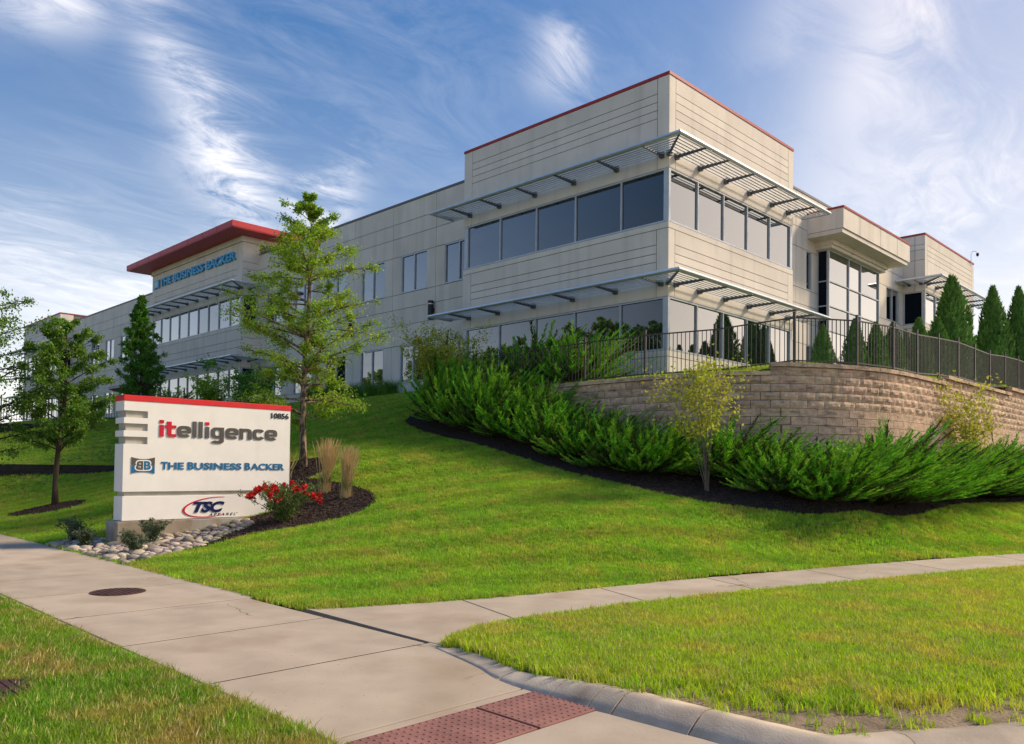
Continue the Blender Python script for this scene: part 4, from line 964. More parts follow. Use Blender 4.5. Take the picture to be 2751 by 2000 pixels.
# ------------------------------------------------------------------ fences
def fence(name, label, posts, hgt=1.22, pitch=0.115, rails=(0.10, 1.16), loc=None):
    f = thing(name, label, 'fence', loc or posts[0])
    pm = MB().box(-.028, -.028, 0, .028, .028, hgt+.06).box(-.033, -.033, hgt+.061, .033, .033, hgt+.085).mesh('post', M_fence)
    km = MB().box(-.0085, -.0085, 0, .0085, .0085, 1.0).mesh('picket', M_fence)
    o0 = f.location
    for p in posts:
        o = mkobj('post', pm, f, rel=True); o.location = Vector(p)-o0
    for a, c in zip(posts, posts[1:]):
        a, c = Vector(a), Vector(c); d = c-a; L_ = Vector((d.x, d.y)).length; ang = math.atan2(d.y, d.x)
        for rz in rails:
            b = MB(); n = Vector((-d.y, d.x, 0)).normalized()*.016; z0, z1 = rz-.016, rz+.016
            q = [a+n, a-n, c-n, c+n]
            b.prism([(p.x, p.y, p.z+z0) for p in q], (0, 0, z1-z0)); b.obj('rail', M_fence, f)
        m = max(1, round(L_/pitch))
        for i in range(1, m):
            p = a+d*(i/m); o = mkobj('picket', km, f, rel=True); o.location = p+Vector((0, 0, rails[0]-.05))-o0; o.rotation_euler = (0, 0, ang); o.scale = (1, 1, rails[1]-rails[0]+.05)
    return f
fence('metal_fence', 'dark bronze picket fence on top of the tan block wall',
      [(-19.6,18.0,2.40),(-17.3,17.95,2.42),(-14.85,17.98,2.46),(-12.80,18.05,2.47),(-10.95,18.52,2.48),(-9.02,18.98,2.62),(-8.06,20.4,2.62),(-7.72,21.9,2.62),(-7.66,23.5,2.62),(-7.66,25.3,2.74),(-7.62,27.0,2.82),(-7.62,28.7,2.82),(-7.62,30.4,2.82),(-7.62,32.3,2.95),(-7.62,34.1,3.02),(-7.62,36,3.02),(-7.62,38,3.02)])
lf = [(-52.5,5.6),(-49.9,8.25),(-47.2,10.9),(-45.5,12.6),(-43.9,14.2),(-42.2,15.9),(-40.8,17.5)]
fence('metal_fence', 'black picket fence on the slope behind the small tree', [(x, y, max(h1(x, y), 1.95)+.1) for x, y in lf], hgt=1.25, pitch=.13)

# low dark walls on the left slope
def low_wall(name, label, line, tops, n_c, m=M_blockd):
    w = thing(name, label, 'wall', (line[0][0], line[0][1], tops-n_c*.2))
    a, c = Vector(line[0]), Vector(line[1]); d = (c-a); L_ = d.length; d.normalize(); ang = math.atan2(d.y, d.x); nn = int(L_/.45)
    bm = MB().box(-.221, -.03, 0, .221, .26, .196).mesh('block', m)
    for k in range(n_c):
        for i in range(nn):
            p = a+d*((i+.5+.5*(k % 2))*.45); o = mkobj('block', bm, w, rel=True)
            nrm = Vector((d.y, -d.x)); q = p-nrm*(k*.01)
            o.location = Vector((q.x, q.y, tops-(n_c-k)*.2))-w.location; o.rotation_euler = (0, 0, ang)
    return w
low_wall('retaining_wall', 'low dark block wall across the left slope behind the sign', [(-37.2,3.9),(-30.3,10.75)], -.09, 5)
low_wall('retaining_wall', 'dark block wall below the black picket fence', [(-50.8,7.2),(-41.9,16.1)], 1.93, 4)
sl_me = sheet('slope_lawn', [(-37.4,4.2),(-30.4,11.0),(-41.7,15.8),(-50.7,6.9)], [], .8, lambda x, y: np.interp(((x+30.4)*-.71+(y-11)*0+ (x*-.0))*0 + (-(x+33.8)*.707+(y-7.6)*.707), [0, 4, 11], [-.11, .15, 1.35]), M_soil)
mkobj('slope_lawn', sl_me); link_props(bpy.data.objects['slope_lawn'], 'green slope above the low dark wall', None, None, 'structure')

# ------------------------------------------------------------------ plants
rng = np.random.default_rng(11)
def unit(v): return v/np.linalg.norm(v, axis=-1, keepdims=True)
def leaf_quads(P, size, aspect=.55, up=0.35, rs=rng, droop=None):
    """pointed leaves: one kite per leaf at points P"""
    n = len(P); d = unit(rs.normal(size=(n, 3))+np.array([0, 0, -.2])); nrm = unit(rs.normal(size=(n, 3))+np.array([0, 0, up*3]))
    s = unit(np.cross(d, nrm)); L_ = size*rs.uniform(.7, 1.3, (n, 1)); w = L_*aspect*.5
    tip = P+d*L_; mid = P+d*L_*.45
    return np.stack([P, mid+s*w, tip, mid-s*w], 1)
def tree(name, label, cat, height, trunk_r, clear, prof, n_br, leaf, n_leaf, lm, bm, lean=(0, 0), seed=1, rise=(.25, .55), spread=.16, sag=.12, group=None, tip_h=1.0, rough=0):
    """trunk with limbs and twigs (one mesh) and a crown of single leaves gathered in sprays"""
    rs = np.random.default_rng(seed); t = thing(name, label, cat, (0, 0, 0), group); b = MB()
    def axis(f): return np.array([lean[0]*f**1.6+.05*math.sin(f*7+seed), lean[1]*f**1.6+.05*math.cos(f*6+seed), height*f])
    fs = np.linspace(0, tip_h, 12)
    b.tube([tuple(axis(f)-np.array([0, 0, .12 if i == 0 else 0])) for i, f in enumerate(fs)], [trunk_r*(1-.93*f)**.8+.006+(trunk_r*.35 if i == 0 else 0) for i, f in enumerate(fs)], 9)
    LP = []
    for i in range(n_br):
        f = clear+(1-clear)*((i+.5)/n_br)**1.0*tip_h*.98; a = i*2.399963+rs.uniform(-.4, .4)*(1+2*rough); f = min(.985, max(clear, f+rough*rs.uniform(-.05, .05)))
        Lb = prof((f-clear)/(1-clear))*(rs.uniform(.42, 1.2) if rough else rs.uniform(.72, 1.12))
        if Lb < .12: Lb = .12
        p0 = axis(f); el = rs.uniform(*rise); dirn = np.array([math.cos(a), math.sin(a), el]); side = np.array([-math.sin(a), math.cos(a), 0])
        bend = rs.uniform(-.25, .25)
        def pt(s): return p0+dirn*Lb*s+side*bend*Lb*s*s+np.array([0, 0, -sag*Lb*s*s*1.6])
        ss = np.linspace(0, 1, 6); r_ = max(.008, trunk_r*.42*(1-f*.7)*min(1, Lb/1.2))
        b.tube([tuple(pt(s)) for s in ss], [r_*(1-.88*s)+.003 for s in ss], 5, cap=False)
        nt = max(3, int(Lb*5))
        for j in range(nt):
            s = rs.uniform(.22, 1.0); q = pt(s); ta = a+rs.choice([-1, 1])*rs.uniform(.4, 1.2); tl = Lb*rs.uniform(.18, .38)*(1.15-.5*s)
            td = np.array([math.cos(ta), math.sin(ta), rs.uniform(-.15, .5)]); q2 = q+td*tl+np.array([0, 0, -.10*tl])
            b.tube([tuple(q), tuple((q+q2)/2+np.array([0, 0, .03*tl])), tuple(q2)], [r_*.35+.002, r_*.25+.002, .002], 4, cap=False)
            m = max(3, int(n_leaf/(n_br*nt)*rs.uniform(.5, 1.6)))
            u = rs.uniform(.15, 1.08, (m, 1)); LP.append(q+(q2-q)*u+rs.normal(size=(m, 3))*spread*tl*1.2+rs.normal(size=(m, 3))*.03)
    b.obj('trunk', bm, t, smooth=True, rel=True)
    P = np.concatenate(LP)
    mkobj('crown', quads_mesh('crown', leaf_quads(P, leaf, rs=rs), lm), t, rel=True)
    return t
def put(t, x, y, z=None, rz=0, s=1):
    t.location = (x, y, h1(x, y) if z is None else z); t.rotation_euler = (0, 0, rz); t.scale = (s, s, s) if not isinstance(s, tuple) else s; return t
# tall birch beside the sign
prof_b = lambda f: float(np.interp(f, [0, .08, .2, .33, .48, .62, .72, .84, .93, 1], [1.05, 1.65, 1.9, 1.9, 1.6, 1.45, 1.3, .75, .42, .18]))
bt = tree('birch_tree', 'tall airy yellow-green birch with peeling bark behind the sign', 'tree', 7.05, .085, .17, prof_b, 104, .064, 46000, M_leafA, M_barkb, lean=(-.28, -.30), seed=4, rise=(.02, .85), sag=.10, rough=1)
put(bt, -18.62, 11.15, rz=2.0)
# small dark tree on the slope, and its taller neighbour reaching in from outside
prof_s = lambda f: float(np.interp(f, [0, .12, .3, .6, .8, 1], [.85, 1.15, 1.2, 1.0, .72, .3]))
st = tree('elm_tree', 'small dark green tree in a mulch ring left of the sign', 'tree', 5.1, .075, .27, prof_s, 60, .072, 30000, M_leafB, M_bark, seed=9, rise=(.35, 1.0), sag=.05, lean=(.1, .15))
put(st, -24.75, 7.12)
prof_e = lambda f: float(np.interp(f, [0, .2, .5, .8, 1], [1.5, 2.1, 2.1, 1.4, .5]))
et = tree('elm_tree', 'sparse tree reaching into the picture from its left edge', 'tree', 6.3, .10, .25, prof_e, 44, .08, 13000, M_leafB, M_bark, seed=21, rise=(.3, .8), sag=.08)
put(et, -25.2, 4.15+.95, rz=.5)
# columnar tree in front of the canopy block
prof_c = lambda f: float(np.interp(f, [0, .1, .35, .6, .85, 1], [.95, 1.2, 1.05, .68, .28, .05]))
ct = tree('hornbeam_tree', 'narrow pointed green tree in front of the red roofed block', 'tree', 6.7, .09, .05, prof_c, 130, .10, 38000, M_leafC, M_bark, seed=5, rise=(.7, 1.4), sag=.0)
put(ct, -45.3, 17.0)
# trees across the street, seen mirrored in the ground-floor windows
prof_g = lambda f: float(np.interp(f, [0, .2, .5, .8, 1], [2.5, 3.6, 3.5, 2.2, .6]))
gt = tree('street_tree', 'round leafy tree across the street, mirrored in the ground floor windows', 'tree', 9.5, .17, .2, prof_g, 60, .24, 9000, M_leafB, M_bark, seed=31, rise=(.25, .8), sag=.06, group='trees across the street')
put(gt, -41, -16, -1.9, s=1.55)
for i, (x, y, s) in enumerate(((-47.5,-17,1.68),(-55,-15.5,1.5),(-61.5,-17.5,1.6),(-69,-16,1.45),(-78,-18,1.6),(-87,-17,1.5),(-34,-18,1.35))):
    dup(gt, (x, y, -1.9), i*1.3, s)

# juniper: arching plumes
def plume(rs, L_=1.0, n=90):
    """one feathery spray along +X, arching; returns (n,3,3) triangles"""
    s = np.sort(rs.uniform(.06, 1.0, n)); base = np.stack([s*L_, .03*np.sin(s*5), .16*L_*s*s], 1)
    side = rs.choice([-1, 1], n); ang = rs.uniform(.15, .75, n)*side; up_ = rs.uniform(-.30, .45, n)+.16
    l = L_*.24*(1.10-s*.78)*rs.uniform(.6, 1.25, n)
    d = np.stack([np.cos(ang), np.sin(ang), up_], 1); d = unit(d); tip = base+d*l[:, None]
    w = unit(np.cross(d, rs.normal(size=(n, 3))))*(.010*L_+.003)
    return np.stack([base-w, base+w, tip], 1)
def rotz(V, a): c, s = math.cos(a), math.sin(a); return V@np.array([[c, s, 0], [-s, c, 0], [0, 0, 1]])
def roty(V, a): c, s = math.cos(a), math.sin(a); return V@np.array([[c, 0, -s], [0, 1, 0], [s, 0, c]]).T.T if False else V@np.array([[c, 0, s], [0, 1, 0], [-s, 0, c]])
def juniper_variant(seed, n=270):
    rs = np.random.default_rng(seed); T_ = []; b = MB()
    pl = [plume(rs, 1.0, 74) for _ in range(6)]
    for i in range(n):
        a = i*2.399963+rs.uniform(-.3, .3); lay = rs.uniform(0, 1); el = .18+.95*lay**1.1+rs.uniform(-.16, .22)
        L_ = rs.uniform(.42, .92) if rs.random() > .12 else rs.uniform(.9, 1.15)
        q_ = rs.uniform(.25, 1.0); start = np.array([math.cos(a)*(1-lay*.8)*.66*q_, math.sin(a)*(1-lay*.8)*.66*q_, .06+.62*lay*rs.uniform(.35, 1.0)])
        V = pl[i % 6]*L_; V = rotz(roty(V.reshape(-1, 3), el*.72), a+rs.uniform(-.25, .25)).reshape(-1, 3, 3)+start
        V = V+np.array([.711, .703, 0])*(np.maximum(V[..., 2:3], 0)*.45)
        T_.append(V)
        if i % 3 == 0:
            e = start+np.array([math.cos(a)*math.cos(el), math.sin(a)*math.cos(el), math.sin(el)])*L_*.7; e = e+np.array([.711, .703, 0])*e[2]*.45
            b.tube([(0, 0, 0), tuple(start*.8), tuple(e)], [.02, .012, .003], 4, cap=False)
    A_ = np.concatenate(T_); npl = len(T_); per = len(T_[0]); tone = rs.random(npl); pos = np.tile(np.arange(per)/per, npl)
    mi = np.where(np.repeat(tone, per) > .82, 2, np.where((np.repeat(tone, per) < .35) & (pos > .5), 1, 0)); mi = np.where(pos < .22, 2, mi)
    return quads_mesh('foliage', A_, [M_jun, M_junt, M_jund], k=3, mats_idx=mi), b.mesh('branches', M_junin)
JV = [juniper_variant(100+i) for i in range(7)]
ords = ['first', 'second', 'third', 'fourth', 'fifth', 'sixth', 'seventh', 'eighth', 'ninth', 'tenth', 'eleventh', 'twelfth', 'thirteenth', 'fourteenth', 'fifteenth', 'sixteenth']
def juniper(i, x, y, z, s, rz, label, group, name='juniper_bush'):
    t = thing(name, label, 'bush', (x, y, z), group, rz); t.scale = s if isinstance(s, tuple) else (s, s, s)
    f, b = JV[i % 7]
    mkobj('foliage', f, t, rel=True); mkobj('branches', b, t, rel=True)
left_j = [(-19.75,16.75,1.25),(-18.7,16.35,1.2),(-18.6,17.1,1.1),(-17.4,16.3,1.2),(-17.2,17.0,1.1),(-16.1,16.25,1.2),(-15.9,16.95,1.05),(-14.8,16.2,1.2),(-14.6,16.85,1.0),(-13.5,16.1,1.15),(-12.2,16.0,1.15),(-13.1,16.7,.95),(-11.35,16.1,1.0)]
for i, (x, y, s) in enumerate(left_j):
    juniper(i, x, y, h1(x, y), (s*random.uniform(1.0, 1.2), s*random.uniform(1.0, 1.2), s*random.uniform(.85, 1.05)*(1.3 if i < 5 else 1.05)), random.uniform(-.4, .4), 'feathery green juniper, %s from the top of the left juniper slope' % ords[i], 'junipers on the left slope')
right_j = [(-9.95,16.85,1.0),(-9.0,17.05,1.05),(-8.25,16.55,1.0),(-7.75,17.3,1.05),(-7.3,16.95,.95),(-7.35,18.0,1.2),(-6.95,18.9,1.1),(-7.25,19.6,1.25),(-6.85,20.6,1.2),(-7.0,21.9,1.2),(-6.8,23.2,1.2),(-6.85,24.7,1.2),(-6.8,26.3,1.2),(-6.85,28.0,1.2),(-6.85,29.8,1.2),(-6.85,31.6,1.2)]
for i, (x, y, s) in enumerate(right_j):
    juniper(i+1, x, y, h1(x, y), (s*random.uniform(1.02, 1.22), s*random.uniform(1.02, 1.22), s*random.uniform(.85, 1.12)), random.uniform(-.4, .4), 'feathery green juniper below the tan wall, %s from the thin yellow shrub going right' % ords[i], 'junipers below the curved wall')
juniper(2, -18.3, 19.3, 2.5, 1.7, .2, 'big juniper behind the fence in front of the corner windows', 'tall junipers behind the fence')
juniper(3, -16.3, 19.0, 2.45, 1.5, -.3, 'juniper behind the fence poking through its bars', 'tall junipers behind the fence')
juniper(1, -43.6, 17.6, h1(-43.6, 17.6), (1.7, 1.7, 1.2), 1.0, 'dark juniper beside the narrow pointed tree', None)

# shrubs made of stems and leaves
def shrub(name, label, cat, x, y, z, h, w, n_stem, n_leaf, leaf, lm, tw, seed, open_=.5, group=None, low=.3):
    rs = np.random.default_rng(seed); t = thing(name, label, cat, (x, y, z), group); b = MB(); LP = []
    for i in range(n_stem):
        a = rs.uniform(0, 6.283); ls = rs.uniform(.7, 1.05)*h; sp = rs.uniform(.2, 1)*w/2
        pts = [np.array([math.cos(a)*sp*f**1.5+.02*rs.normal(), math.sin(a)*sp*f**1.5+.02*rs.normal(), ls*f]) for f in (0, .35, .7, 1.0)]
        b.tube([tuple(p) for p in pts], [.011, .008, .005, .002], 4, cap=False)
        for j in range(7):
            f = rs.uniform(low, 1); k = min(2, int(f*3)); q = pts[k]+(pts[k+1]-pts[k])*(f*3-k); ta = rs.uniform(0, 6.283); tl = h*rs.uniform(.10, .22)
            q2 = q+np.array([math.cos(ta), math.sin(ta), rs.uniform(.1, .9)])*tl; b.tube([tuple(q), tuple(q2)], [.004, .0015], 3, cap=False)
            m = max(2, n_leaf//(n_stem*7)); u = rs.uniform(.2, 1.1, (m, 1)); LP.append(q+(q2-q)*u+rs.normal(size=(m, 3))*tl*.22)
    b.obj('stems', tw, t, rel=True); mkobj('foliage', quads_mesh('foliage', leaf_quads(np.concatenate(LP), leaf, rs=rs), lm), t, rel=True)
    return t
shrub('thin_shrub', 'thin bare-stemmed shrub with yellow-green leaves in front of the tan wall', 'shrub', -9.5, 15.75, h1(-9.5, 15.75)+.02, 2.85, 2.5, 13, 2600, .085, M_leafY, M_twig, 51, low=.45)
shrub('thin_shrub', 'golden-leaved thin shrub by the wall near the right picture edge', 'shrub', -6.9, 25.6, h1(-6.9, 25.6), 3.2, 2.8, 13, 2800, .10, M_leafY, M_twig, 52, low=.45)
shrub('gold_bush', 'rounded yellow-green bush at the top of the juniper slope', 'bush', -20.3, 17.35, 1.85, 2.55, 2.9, 34, 14000, .085, M_leafY, M_twig, 53, low=.15)
shrub('green_bush', 'leafy green bush by the corner of the red roofed block', 'bush', -33.5, 17.2, h1(-33.5, 17.2), 2.2, 3.8, 26, 5000, .12, M_leafC, M_twig, 54, low=.1)
shrub('green_bush', 'leafy green bush left of the tall birch trunk', 'bush', -36.3, 16.8, h1(-36.3, 16.8), 1.9, 3.4, 24, 4500, .12, M_leafA, M_twig, 55, low=.1)
shrub('green_bush', 'rounded bright green bush on the slope near the black fence', 'bush', -41.6, 13.4, h1(-41.6, 13.4), 1.7, 3.0, 24, 4200, .11, M_leafA, M_twig, 56, low=.1)
pk = shrub('pink_flower_bush', 'low pink flowering bush beyond the sign top', 'bush', -38.6, 16.3, h1(-38.6, 16.3), .8, 2.4, 18, 1800, .09, M_leafB, M_twig, 57, low=.1)
P = np.column_stack([rng.uniform(-1.1, 1.1, 90), rng.uniform(-1, 1, 90), rng.uniform(.5, .85, 90)])
mkobj('flowers', quads_mesh('flowers', leaf_quads(P, .10, .9), M_pink), pk, rel=True)
# small grey-green clumps at the sign
for i, (x, y, s, lb) in enumerate(((-17.75,5.45,.48,'grey-green clump at the far left end of the stone bed'),(-16.75,5.32,.36,'small grey-green clump in the stones left of the sign base'),(-15.0,5.62,.40,'grey-green clump among the stones in front of the sign base'),(-15.95,6.30,.46,'wispy grey-green clump against the stained sign base'),(-17.5,6.35,.42,'grey-green clump behind the left corner of the sign base'))):
    shrub('lavender_clump', lb, 'plant', x, y, h1(x, y), s, s*1.6, 26, 1400, .045, M_leafG, M_leafG, 60+i, low=.15)
# red rose bush
rb = shrub('rose_bush', 'bush with red roses at the right end of the sign', 'bush', -15.2, 8.65, h1(-15.2, 8.65), .78, 1.9, 40, 7000, .050, M_leafR, M_twig, 70, low=.12)
def rose_mesh(seed):
    rs = np.random.default_rng(seed); n = 12; P = rs.normal(size=(n, 3))*.018; return quads_mesh('rose', leaf_quads(P, .066, 1.1, up=.6, rs=rs), M_petal)
rms = [rose_mesh(i) for i in range(3)]
for i in range(60):
    a = rng.uniform(0, 6.283); r_ = math.sqrt(rng.uniform(0, 1))*.80; z = .82-.42*r_*r_+rng.uniform(-.12, .05)
    if math.cos(a)*.4-math.sin(a)*.6 < -.55 and rng.random() < .4: continue
    o = mkobj('rose', rms[i % 3], rb, rel=True); o.location = (math.cos(a)*r_, math.sin(a)*r_, z); o.rotation_euler = (0, 0, a)
# feather reed grasses
def reed(name, label, x, y, h, seed, n=150):
    rs = np.random.default_rng(seed); t = thing(name, label, 'grass clump', (x, y, h1(x, y)), 'feather grasses in the sign bed'); Q = []; Qg = []
    for i in range(n):
        a = rs.uniform(0, 6.283); l = h*rs.uniform(.75, 1.05); sp = rs.uniform(.02, .24)*h; bx_, by_ = rs.normal(size=2)*.05
        p = [np.array([bx_+math.cos(a)*sp*f**2+.10*h*f*f, by_+math.sin(a)*sp*f**2, l*f]) for f in (0, .35, .65, .86, 1.0)]; w0 = np.array([-.711, -.703, 0])*-1; wd = np.array([.711, .703, 0])
        ws = (.0035, .003, .005, .008, .002)
        for k in range(4): Q.append(np.stack([p[k]-wd*ws[k], p[k]+wd*ws[k], p[k+1]+wd*ws[k+1], p[k+1]-wd*ws[k+1]]))
    for i in range(n):
        a = rs.uniform(0, 6.283); l = h*rs.uniform(.3, .55); sp = rs.uniform(.1, .5)*l; s_ = np.array([-math.sin(a), math.cos(a), 0])*.004
        p = [np.array([math.cos(a)*sp*f**2, math.sin(a)*sp*f**2, l*(f-.18*f*f)]) for f in (0, .5, 1)]
        for k in range(2): Qg.append(np.stack([p[k]-s_, p[k]+s_, p[k+1]+s_*.4, p[k+1]-s_*.4]))
    mkobj('plumes', quads_mesh('plumes', np.array(Q), M_dry), t, rel=True); mkobj('leaves', quads_mesh('leaves', np.array(Qg), M_leafR), t, rel=True)
reed('feather_grass', 'taller clump of tan feather grass beside the birch trunk', -16.45, 10.45, 1.28, 80, 190)
reed('feather_grass', 'shorter clump of tan feather grass nearer the bed edge', -15.6, 10.45, 1.18, 81, 170)
reed('feather_grass', 'few thin stalks of feather grass at the right edge of the sign', -17.3, 9.9, 1.15, 82, 16)
# clipped arching grasses along the recessed wing
def fountain(label, x, y, seed, z):
    rs = np.random.default_rng(seed); t = thing('fountain_grass', label, 'grass clump', (x, y, z), 'fountain grasses along the wing'); n = 420
    a = rs.uniform(0, 6.283, n); l = rs.uniform(.6, 1.0, n); sp = rs.uniform(.2, .95, n); Q = []
    base = rs.normal(size=(n, 2))*.22
    for f0, f1 in ((0, .5), (.5, 1)):
        def pt(f): return np.stack([base[:, 0]+np.cos(a)*sp*f*f*.9, base[:, 1]+np.sin(a)*sp*f*f*.9, l*(f*1.15-.45*f*f)*1.05], 1)
        s_ = np.stack([-np.sin(a), np.cos(a), 0*a], 1); w0, w1 = .011*(1-f0*.6), .011*(1-f1*.8)
        Q.append(np.stack([pt(f0)-s_*w0, pt(f0)+s_*w0, pt(f1)+s_*w1, pt(f1)-s_*w1], 1))
    mkobj('blades', quads_mesh('blades', np.concatenate(Q), M_leafC), t, rel=True)
for i, x in enumerate((-28.9, -30.2, -31.5, -32.8, -34.1, -35.4)):
    fountain('arching green grass clump below the recessed windows, %s from the juniper slope' % ords[i], x, 21.5, 90+i, h1(x, 21.5))

# arborvitae: dense upright cones
def arb_variant(seed, n=3600):
    rs = np.random.default_rng(seed); f = rs.uniform(0, 1, n)**.85; a = rs.uniform(0, 6.283, n)
    lump = 1+.10*np.sin(a*3+f*9+seed)+.07*np.sin(a*5-f*17)
    r_ = np.interp(f, [0, .12, .4, .75, 1], [.20, .235, .19, .105, .008])*lump*np.sqrt(rs.uniform(.72, 1.06, n))
    P = np.stack([np.cos(a)*r_, np.sin(a)*r_, f*.99], 1); out = np.stack([np.cos(a), np.sin(a), 0*a], 1)
    d = unit(out*.45+np.array([0, 0, .9])+rs.normal(size=(n, 3))*.22); s_ = unit(np.cross(d, out)+rs.normal(size=(n, 3))*.5)
    L_ = rs.uniform(.020, .042, (n, 1)); w = L_*.32
    V = np.stack([P-d*L_*.4, P+s_*w, P+d*L_, P-s_*w], 1)
    b = MB(); b.tube([(0, 0, .0), (0, 0, .12), (0, 0, .4), (0, 0, .75), (0, 0, .95)], [.16, .19, .15, .08, .015], 12)
    return quads_mesh('foliage', V, M_arb), b.mesh('inner_growth', M_arb)
AV = [arb_variant(i) for i in range(3)]
def arborvitae(i, x, y, z, h, wf, label, group='arborvitae row behind the wall fence'):
    t = thing('arborvitae', label, 'tree', (x, y, z), group, i*1.9); t.scale = (h*wf, h*wf, h); f, b = AV[i % 3]
    mkobj('foliage', f, t, rel=True); mkobj('inner_growth', b, t, rel=True)
    tr = MB().tube([(0, 0, -.06), (0, 0, .08)], [.016, .014], 6); tr.obj('trunk', M_bark, t, rel=True)
zt = 3.05
for i, (x, y, h, wf, lb) in enumerate((
    (-9.9,34.3,4.85,1.0,'tall conical arborvitae between the far block and the gap of bright sky'),
    (-9.4,38.0,5.0,.82,'tall conical arborvitae just right of the gap of bright sky'),
    (-8.75,39.3,5.1,.76,'tall conical arborvitae, third of the right-hand group of tall cones'),
    (-8.15,41.0,5.2,.8,'tall conical arborvitae nearest the right picture edge'),
    (-7.7,42.6,5.4,.8,'tall conical arborvitae cut off by the right picture edge'),
    (-11.9,35.2,3.1,.62,'slim young arborvitae in front of the far block windows'),
    (-11.2,25.6,1.95,1.05,'lone short arborvitae right of the entrance glass corner'),
    (-10.9,27.4,2.35,1.0,'short arborvitae, first of the clump behind the fence bars'),
    (-10.5,28.2,2.3,1.05,'short arborvitae, second of the clump behind the fence bars'),
    (-10.3,29.2,2.4,1.05,'short arborvitae, third of the clump behind the fence bars'),
    (-9.9,30.6,2.7,1.0,'short arborvitae beside a bright gap in the fence bars'),
    (-9.7,32.0,2.9,1.0,'short arborvitae right of a bright gap in the fence bars'),
    (-9.6,33.2,3.2,1.0,'short arborvitae at the foot of the tall cones'))):
    arborvitae(i, x, y, zt-.25, h, wf, lb)
# river stones: each one a piece of the stone bed
def stone_mesh(seed):
    bm = bmesh.new(); bmesh.ops.create_icosphere(bm, subdivisions=2, radius=1.0)
    for v in bm.verts:
        k = 1+.28*noise.noise(v.co*1.3+Vector((seed*7.1, 0, 0))); v.co = Vector((v.co.x*k, v.co.y*.72*k, v.co.z*.42*k))
    me = bpy.data.meshes.new('stone'); bm.to_mesh(me); bm.free(); me.polygons.foreach_set('use_smooth', [True]*len(me.polygons)); me.materials.append(M_stone); return me
sm = [stone_mesh(i) for i in range(7)]
pl = []; tries = 0
while len(pl) < 285 and tries < 9000:
    tries += 1; x = random.uniform(-18.2, -13.7); y = random.uniform(5.0, 8.5)
    if not inpoly([(x, y)], ROCKS)[0]: continue
    r_ = random.choice((.06, .08, .09, .11, .13))
    if any((x-a)**2+(y-c)**2 < (r_*.72+q*.72)**2 for a, c, q in pl): continue
    pl.append((x, y, r_))
for i, (x, y, r_) in enumerate(pl):
    o = mkobj('stone', sm[i % 7], stone_bed, rel=True); o.location = (x, y, h1(x, y)+r_*.22); o.scale = (r_*1.15,)*3; o.rotation_euler = (random.uniform(-.25, .25), random.uniform(-.25, .25), random.uniform(0, 6.28))

# ------------------------------------------------------------------ grass
def tuft(name, seed, n, h, r_, m, wd=.0042, lean=.5, m2=None, k2=.0):
    rs = np.random.default_rng(seed); Q = []; idx = []
    for i in range(n):
        a = rs.uniform(0, 6.283); q = rs.uniform(0, 1)**.5*r_; b0 = np.array([math.cos(a)*q, math.sin(a)*q, -.012]); t = rs.uniform(0, 6.283)
        L_ = h*rs.uniform(.55, 1.15); ln = lean*rs.uniform(.1, 1)*L_; d = np.array([math.cos(t), math.sin(t), 0]); s_ = np.array([-math.sin(t+.6), math.cos(t+.6), 0])*wd*rs.uniform(.7, 1.3)
        p1 = b0+d*ln*.3+np.array([0, 0, L_*.6]); p2 = b0+d*ln+np.array([0, 0, L_])
        Q.append(np.stack([b0-s_, b0+s_, p1+s_*.8, p1-s_*.8])); Q.append(np.stack([p1-s_*.8, p1+s_*.8, p2+s_*.08, p2-s_*.08])); j = 1 if rs.random() < k2 else 0; idx += [j, j]
    me = quads_mesh(name, np.array(Q), [m, m2] if m2 else m, mats_idx=idx if m2 else None)
    return bpy.data.objects.new(name, me)
cam_d = lambda co: np.hypot(co[:, 0], co[:, 1])
_r, _u, _f = np.array(rt), np.array(up), np.array(fw)
def in_view(co, m=420):                  # ground the photograph (or a step beside it) can see
    z = co@_f; zz = np.maximum(z, .2); px = 1374+2172.7*(co@_r)/zz; py = 1203-2172.7*(co@_u)/zz
    return (z > .8) & (px > -m) & (px < 2751+m) & (py < 2000+m)
T_lawn = [tuft('tuft', i, 20, .062, .075, M_grass, m2=M_dry, k2=.05) for i in range(5)]
T_near = [tuft('tuft', 20+i, 22, .075, .07, M_verge, wd=.0036, lean=.75, m2=M_dry, k2=.07) for i in range(6)]
scatter('grass', lawn_me, T_lawn, lambda co: np.interp(cam_d(co), [6, 10, 16, 24, 34, 60], [900, 650, 430, 260, 120, 50]), .8, 1.25, 1, 'short green grass of the sloping lawn', 'grass')
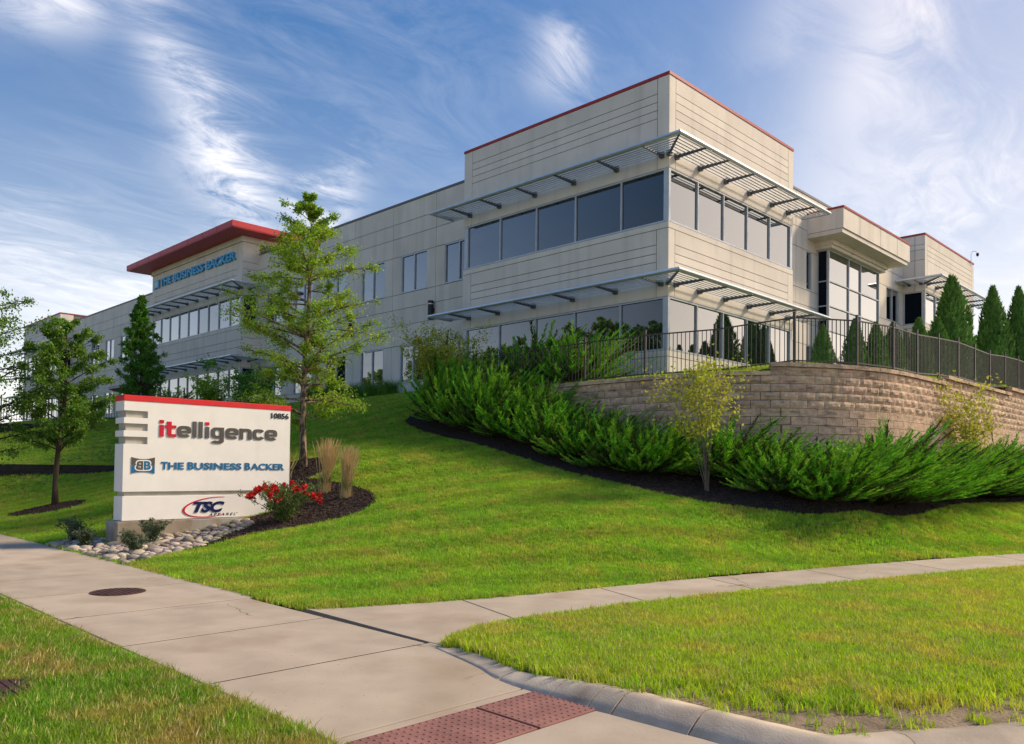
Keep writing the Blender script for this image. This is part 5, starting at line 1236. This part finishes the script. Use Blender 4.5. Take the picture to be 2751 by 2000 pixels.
def strip_d(co):
    x, y = co[:, 0], co[:, 1]; n = np.array([noise.noise(Vector((a*1.7, b*1.7, 3.0))) for a, b in zip(x, y)])
    kd = np.min(np.stack([np.hypot(x-px, y-py) for px, py in KERB_TOP[::2]]), 0)
    bare = np.clip((kd-.55)/.5+n*1.1+np.clip((-2.9-x)/.8, 0, 2.0), 0.02, 1)
    return np.interp(cam_d(co), [4, 8, 14, 22, 45], [1250, 950, 600, 300, 60])*bare
scatter('grass', strip_me, T_near, strip_d, .75, 1.3, 2, 'sunlit grass of the verge beside the kerb', 'grass', tilt=.25)
T_left = [tuft('tuft', 40+i, 22, .075, .07, M_vergel, wd=.0036, lean=.85, m2=M_dry, k2=.13) for i in range(6)]
scatter('grass', vl_me, T_left, lambda co: np.interp(cam_d(co), [3, 7, 12, 25, 60], [1250, 950, 500, 150, 30])*np.where(co[:, 1] < -2, .2, 1)*(np.hypot(co[:, 0]+6.62, co[:, 1]-1.5) > .5), .75, 1.3, 3, 'grass of the verge at the lower left', 'grass', tilt=.25)
scatter('grass', terr_me, T_lawn, lambda co: np.interp(cam_d(co), [15, 22, 40], [260, 200, 40])*(co[:, 1] < 40), .8, 1.2, 4, 'grass of the raised lawn behind the wall', 'grass')
scatter('grass', sl_me, T_lawn, lambda co: np.full(len(co), 70.0), 1.0, 1.6, 5, 'grass of the slope above the low dark wall', 'grass')
def chip(seed):
    rs = random.Random(seed); b = MB(); l, w, t = rs.uniform(.025, .05), rs.uniform(.006, .012), .004
    b.box(-l, -w, -t, l, w, t); o = bpy.data.objects.new('chip', b.mesh('chip', M_chip)); return o
chips = [chip(i) for i in range(5)]
for me_, sd, dn, lb in ((bed_me, 6, 420, 'shredded bark mulch beside the sign'), (ring_me, 7, 300, 'shredded bark mulch round the small tree'), (wb_me, 8, 160, 'shredded bark mulch below the junipers')):
    scatter('mulch', me_, chips, lambda co, dn=dn: np.full(len(co), float(dn)), .7, 1.5, sd, lb, 'mulch', tilt=.5)
